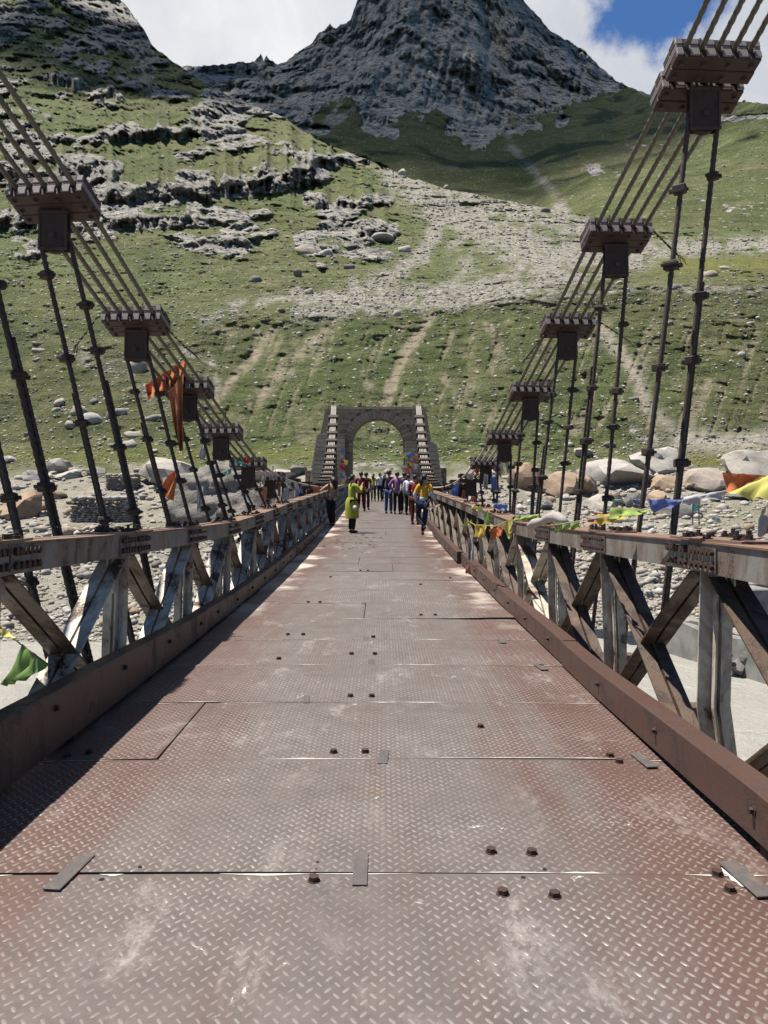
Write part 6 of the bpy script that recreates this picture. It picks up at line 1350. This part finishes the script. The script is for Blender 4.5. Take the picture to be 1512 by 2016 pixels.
# bundles of flags on the portal end of the cables
for k in range(46):
    px, py = rf.gauss(800, 8) + (0 if rf.random() < .6 else 8), rf.uniform(890, 936); p = W(px, py, 51.5 + rf.uniform(-1, 1)); w, h = rf.uniform(0.25, 0.55), rf.uniform(0.25, 0.5); dx = rf.uniform(-.2, .2)
    col = rf.choice(('flag_red', 'flag_yellow', 'flag_blue', 'flag_white', 'flag_white', 'flag_orange', 'flag_green', 'flag_peach'))
    nm = {'flag_red': 'red', 'flag_yellow': 'yellow', 'flag_blue': 'blue', 'flag_white': 'white', 'flag_orange': 'orange', 'flag_green': 'green', 'flag_peach': 'pink'}[col]
    flag('prayer_flag', (p, p + Vector((w, 0.1, rf.uniform(-.2, .2))), p + Vector((w + dx, 0.2, -h)), p + Vector((dx, 0.1, -h * rf.uniform(.6, 1)))), col, 'small %s prayer flag in the bright bundle beside the arch' % nm, 'flag', 'bundle of flags at the right side of the portal', 6, 6, 0.07, 1.5, 0, 300 + k)
for k in range(16):
    px, py = 668 + rf.uniform(0, 1) * 12, rf.uniform(880, 945); p = W(px, py, 51 + rf.uniform(-1, 1)); w, h = rf.uniform(0.12, 0.25), rf.uniform(0.15, 0.3)
    col = rf.choice(('flag_red', 'flag_yellow', 'flag_blue', 'flag_gold', 'flag_white'))
    flag('prayer_flag', (p, p + Vector((w, 0, -.05)), p + Vector((w, 0.1, -h)), p + Vector((0, 0.1, -h))), col, 'small %s prayer flag strung along the left side of the arch' % col[5:], 'flag', 'flags at the left side of the portal', 4, 4, 0.03, 1.5, 0, 400 + k)
# strings of washed-out flags stretched low over the right bank
for k in range(13):
    px, py = rf.uniform(985, 1250), rf.uniform(975, 1022); d = 48 + rf.uniform(-3, 6); w = rf.uniform(28, 75); hh = rf.uniform(2.0, 4.0); sl = rf.uniform(-3, 6)
    col = rf.choice(('flag_white', 'flag_white', 'flag_teal', 'rag_white', 'flag_blue', 'flag_peach'))
    flag('flag_string', (W(px, py, d), W(px + w, py + sl, d + 1), W(px + w, py + sl + hh, d + 1), W(px, py + hh, d)), col, 'washed out %s strip of flags stretched low over the right bank' % RAGC[col], 'flag string', 'flag strings over the right bank', 22, 3, 0.12, 5, 0.25, 500 + k)
# sign on the right bank
g = at(HILL, 1371, 1034); k_ = g.y / F; sg = thing('sign', 'small green sign with white lines on two dark posts on the right bank', 'sign', g)
for dx in (-7.2, 5.2):
    mb = MB(); mb.box(g + Vector((dx * k_, 0, 24 * k_)), (0.9 * k_, 0.03, 24 * k_)); mb.build('post', MAT['post_dark'], sg, g)
mb = MB(); mb.box(g + Vector((-1.0 * k_, -0.06, 38 * k_)), (6.4 * k_, 0.02, 9.5 * k_), None, 0.01); pn_ = mb.build('panel', MAT['sign_green'], sg, g)
for i, (w_, z_) in enumerate(((4.0, 44), (3.2, 40), (4.4, 36.5), (3.6, 33), (2.6, 30.5))):
    x = -w_
    while x < w_:
        l = rf.uniform(0.7, 1.5); mb = MB(); mb.box(g + Vector(((-1.0 + x + l / 2) * k_, -0.085, z_ * k_)), (l / 2 * k_ * 0.85, 0.004, 0.55 * k_)); mb.build('lettering', MAT['sign_white'], pn_, g); x += l + 0.25
# dry stone walls on the left bank
def drystone(name, px0, px1, pyb, pyt, label, depth, hole=None):
    g = at(HILL, (px0 + px1) / 2, pyb); k_ = g.y / F; w = (px1 - px0) * k_; h = (pyb - pyt) * k_; root = thing(name, label, 'wall', g); rw = random.Random(px0); y = 0.0
    mb = MB(); mb.box(g + Vector((0, depth / 2, h / 2 - 0.2)), (w / 2 - 0.12, depth / 2 - 0.1, h / 2)); mb.build('rubble_core', MAT['masonry_core'], root, g)
    while y < h:
        ch_ = rw.uniform(0.10, 0.22) if y < h * 0.82 else h - y + 0.02; x = -w / 2
        while x < w / 2:
            l = rw.uniform(0.25, 0.75); 
            if not (hole and hole[0] * w < x + l / 2 < hole[1] * w and y < hole[2] * h):
                o = obj('stone', rock_mesh('boulder_pale' if rw.random() < 0.6 else 'boulder', rw.randrange(10), 2), root, Vector((x + l / 2, rw.uniform(-.05, .05) + 0.15, y + ch_ / 2)), (rw.uniform(-.08, .08), rw.uniform(-.08, .08), rw.uniform(-.15, .15)), (l * 0.56, 0.34, ch_ * 0.66))
            x += l
        x = 0.0
        while x < depth:
            l = rw.uniform(0.3, 0.7)
            for s in (-1, 1): obj('stone', rock_mesh('boulder', rw.randrange(10), 2), root, Vector((s * (w / 2 - 0.1), x + l / 2, y + ch_ / 2)), (0, 0, 1.57 + rw.uniform(-.15, .15)), (l * 0.56, 0.28, ch_ * 0.66))
            x += l
        y += ch_
drystone('stone_wall', 140, 247, 1028, 978, 'low square enclosure of stacked flat stones on the left bank', 2.6)
drystone('stone_hut', 209, 262, 966, 933, 'small stacked stone hut with a dark opening on the left bank', 2.2, (-0.45, -0.05, 0.6))
# concrete river wall on the right
cw = thing('river_wall', 'broken grey concrete river wall seen through the right truss', 'wall', (11.0, 34.0, -6.3))
def cblock(name, a, b, top, bot, th, mat='concrete'):
    a, b = Vector(a), Vector(b); dirn = (b - a).normalized(); n_ = Vector((-dirn.y, dirn.x, 0)); mb = MB(); nseg = 10; vs_ = []
    for i in range(nseg + 1):
        p = a.lerp(b, i / nseg); jt = 0.10 * math.sin(i * 2.3) + 0.05 * math.sin(i * 5.1)
        vs_ += [p + Vector((0, 0, bot)), p + Vector((0, 0, top + jt)) + n_ * 0.1, p + n_ * th + Vector((0, 0, top + jt * 0.5)), p + n_ * th + Vector((0, 0, bot))]
    fs = [(i * 4 + j, (i + 1) * 4 + j, (i + 1) * 4 + (j + 1) % 4, i * 4 + (j + 1) % 4) for i in range(nseg) for j in range(4)] + [(0, 1, 2, 3), tuple(nseg * 4 + j for j in (3, 2, 1, 0))]
    mb.add(vs_, fs); return mb.build(name, MAT[mat], cw, cw.location)
cblock('wall_face', (W(1255, 1262, 39.5).x, 39.5, 0), (W(1512, 1340, 31.5).x, 31.5, 0), -4.7, -6.6, 0.6)
cblock('apron', (W(1300, 1210, 40.5).x, 40.5, 0), (W(1520, 1290, 33.5).x, 33.5, 0), -4.9, -6.6, 1.2)
for px0, px1, py0, py1, d in ((1442, 1472, 1138, 1172, 43), (1475, 1520, 1160, 1215, 39), (1418, 1450, 1205, 1255, 37), (1476, 1520, 1148, 1158, 44)):
    a, b = W(px0, py0, d), W(px1, py1, d); mb = MB(); mb.box(((a.x + b.x) / 2, d + 0.8, (a.z + b.z) / 2 - 0.4), ((b.x - a.x) / 2, 0.8, (a.z - b.z) / 2 + 0.4), Matrix.Rotation(0.15, 3, 'Z'), 0.06); mb.build('block', MAT['concrete'], cw, cw.location)
for px, py, w in ((1478, 1290, 40), (1452, 1318, 36), (1490, 1322, 44), (1430, 1290, 24), (1465, 1338, 22)):
    p = W(px, py, 33); s = 33 / F; o = obj('boulder', rock_mesh('boulder_grey', int(px) % 10, 3), None, (p.x, 33, -6.2 + 0.35 * (1340 - py) / 25), (0.1, 0.2, px), (w * s * .5, w * s * .5, w * s * .4)); props(o, 'dark wet boulder at the foot of the concrete river wall', 'boulder', 'wet boulders by the river wall')
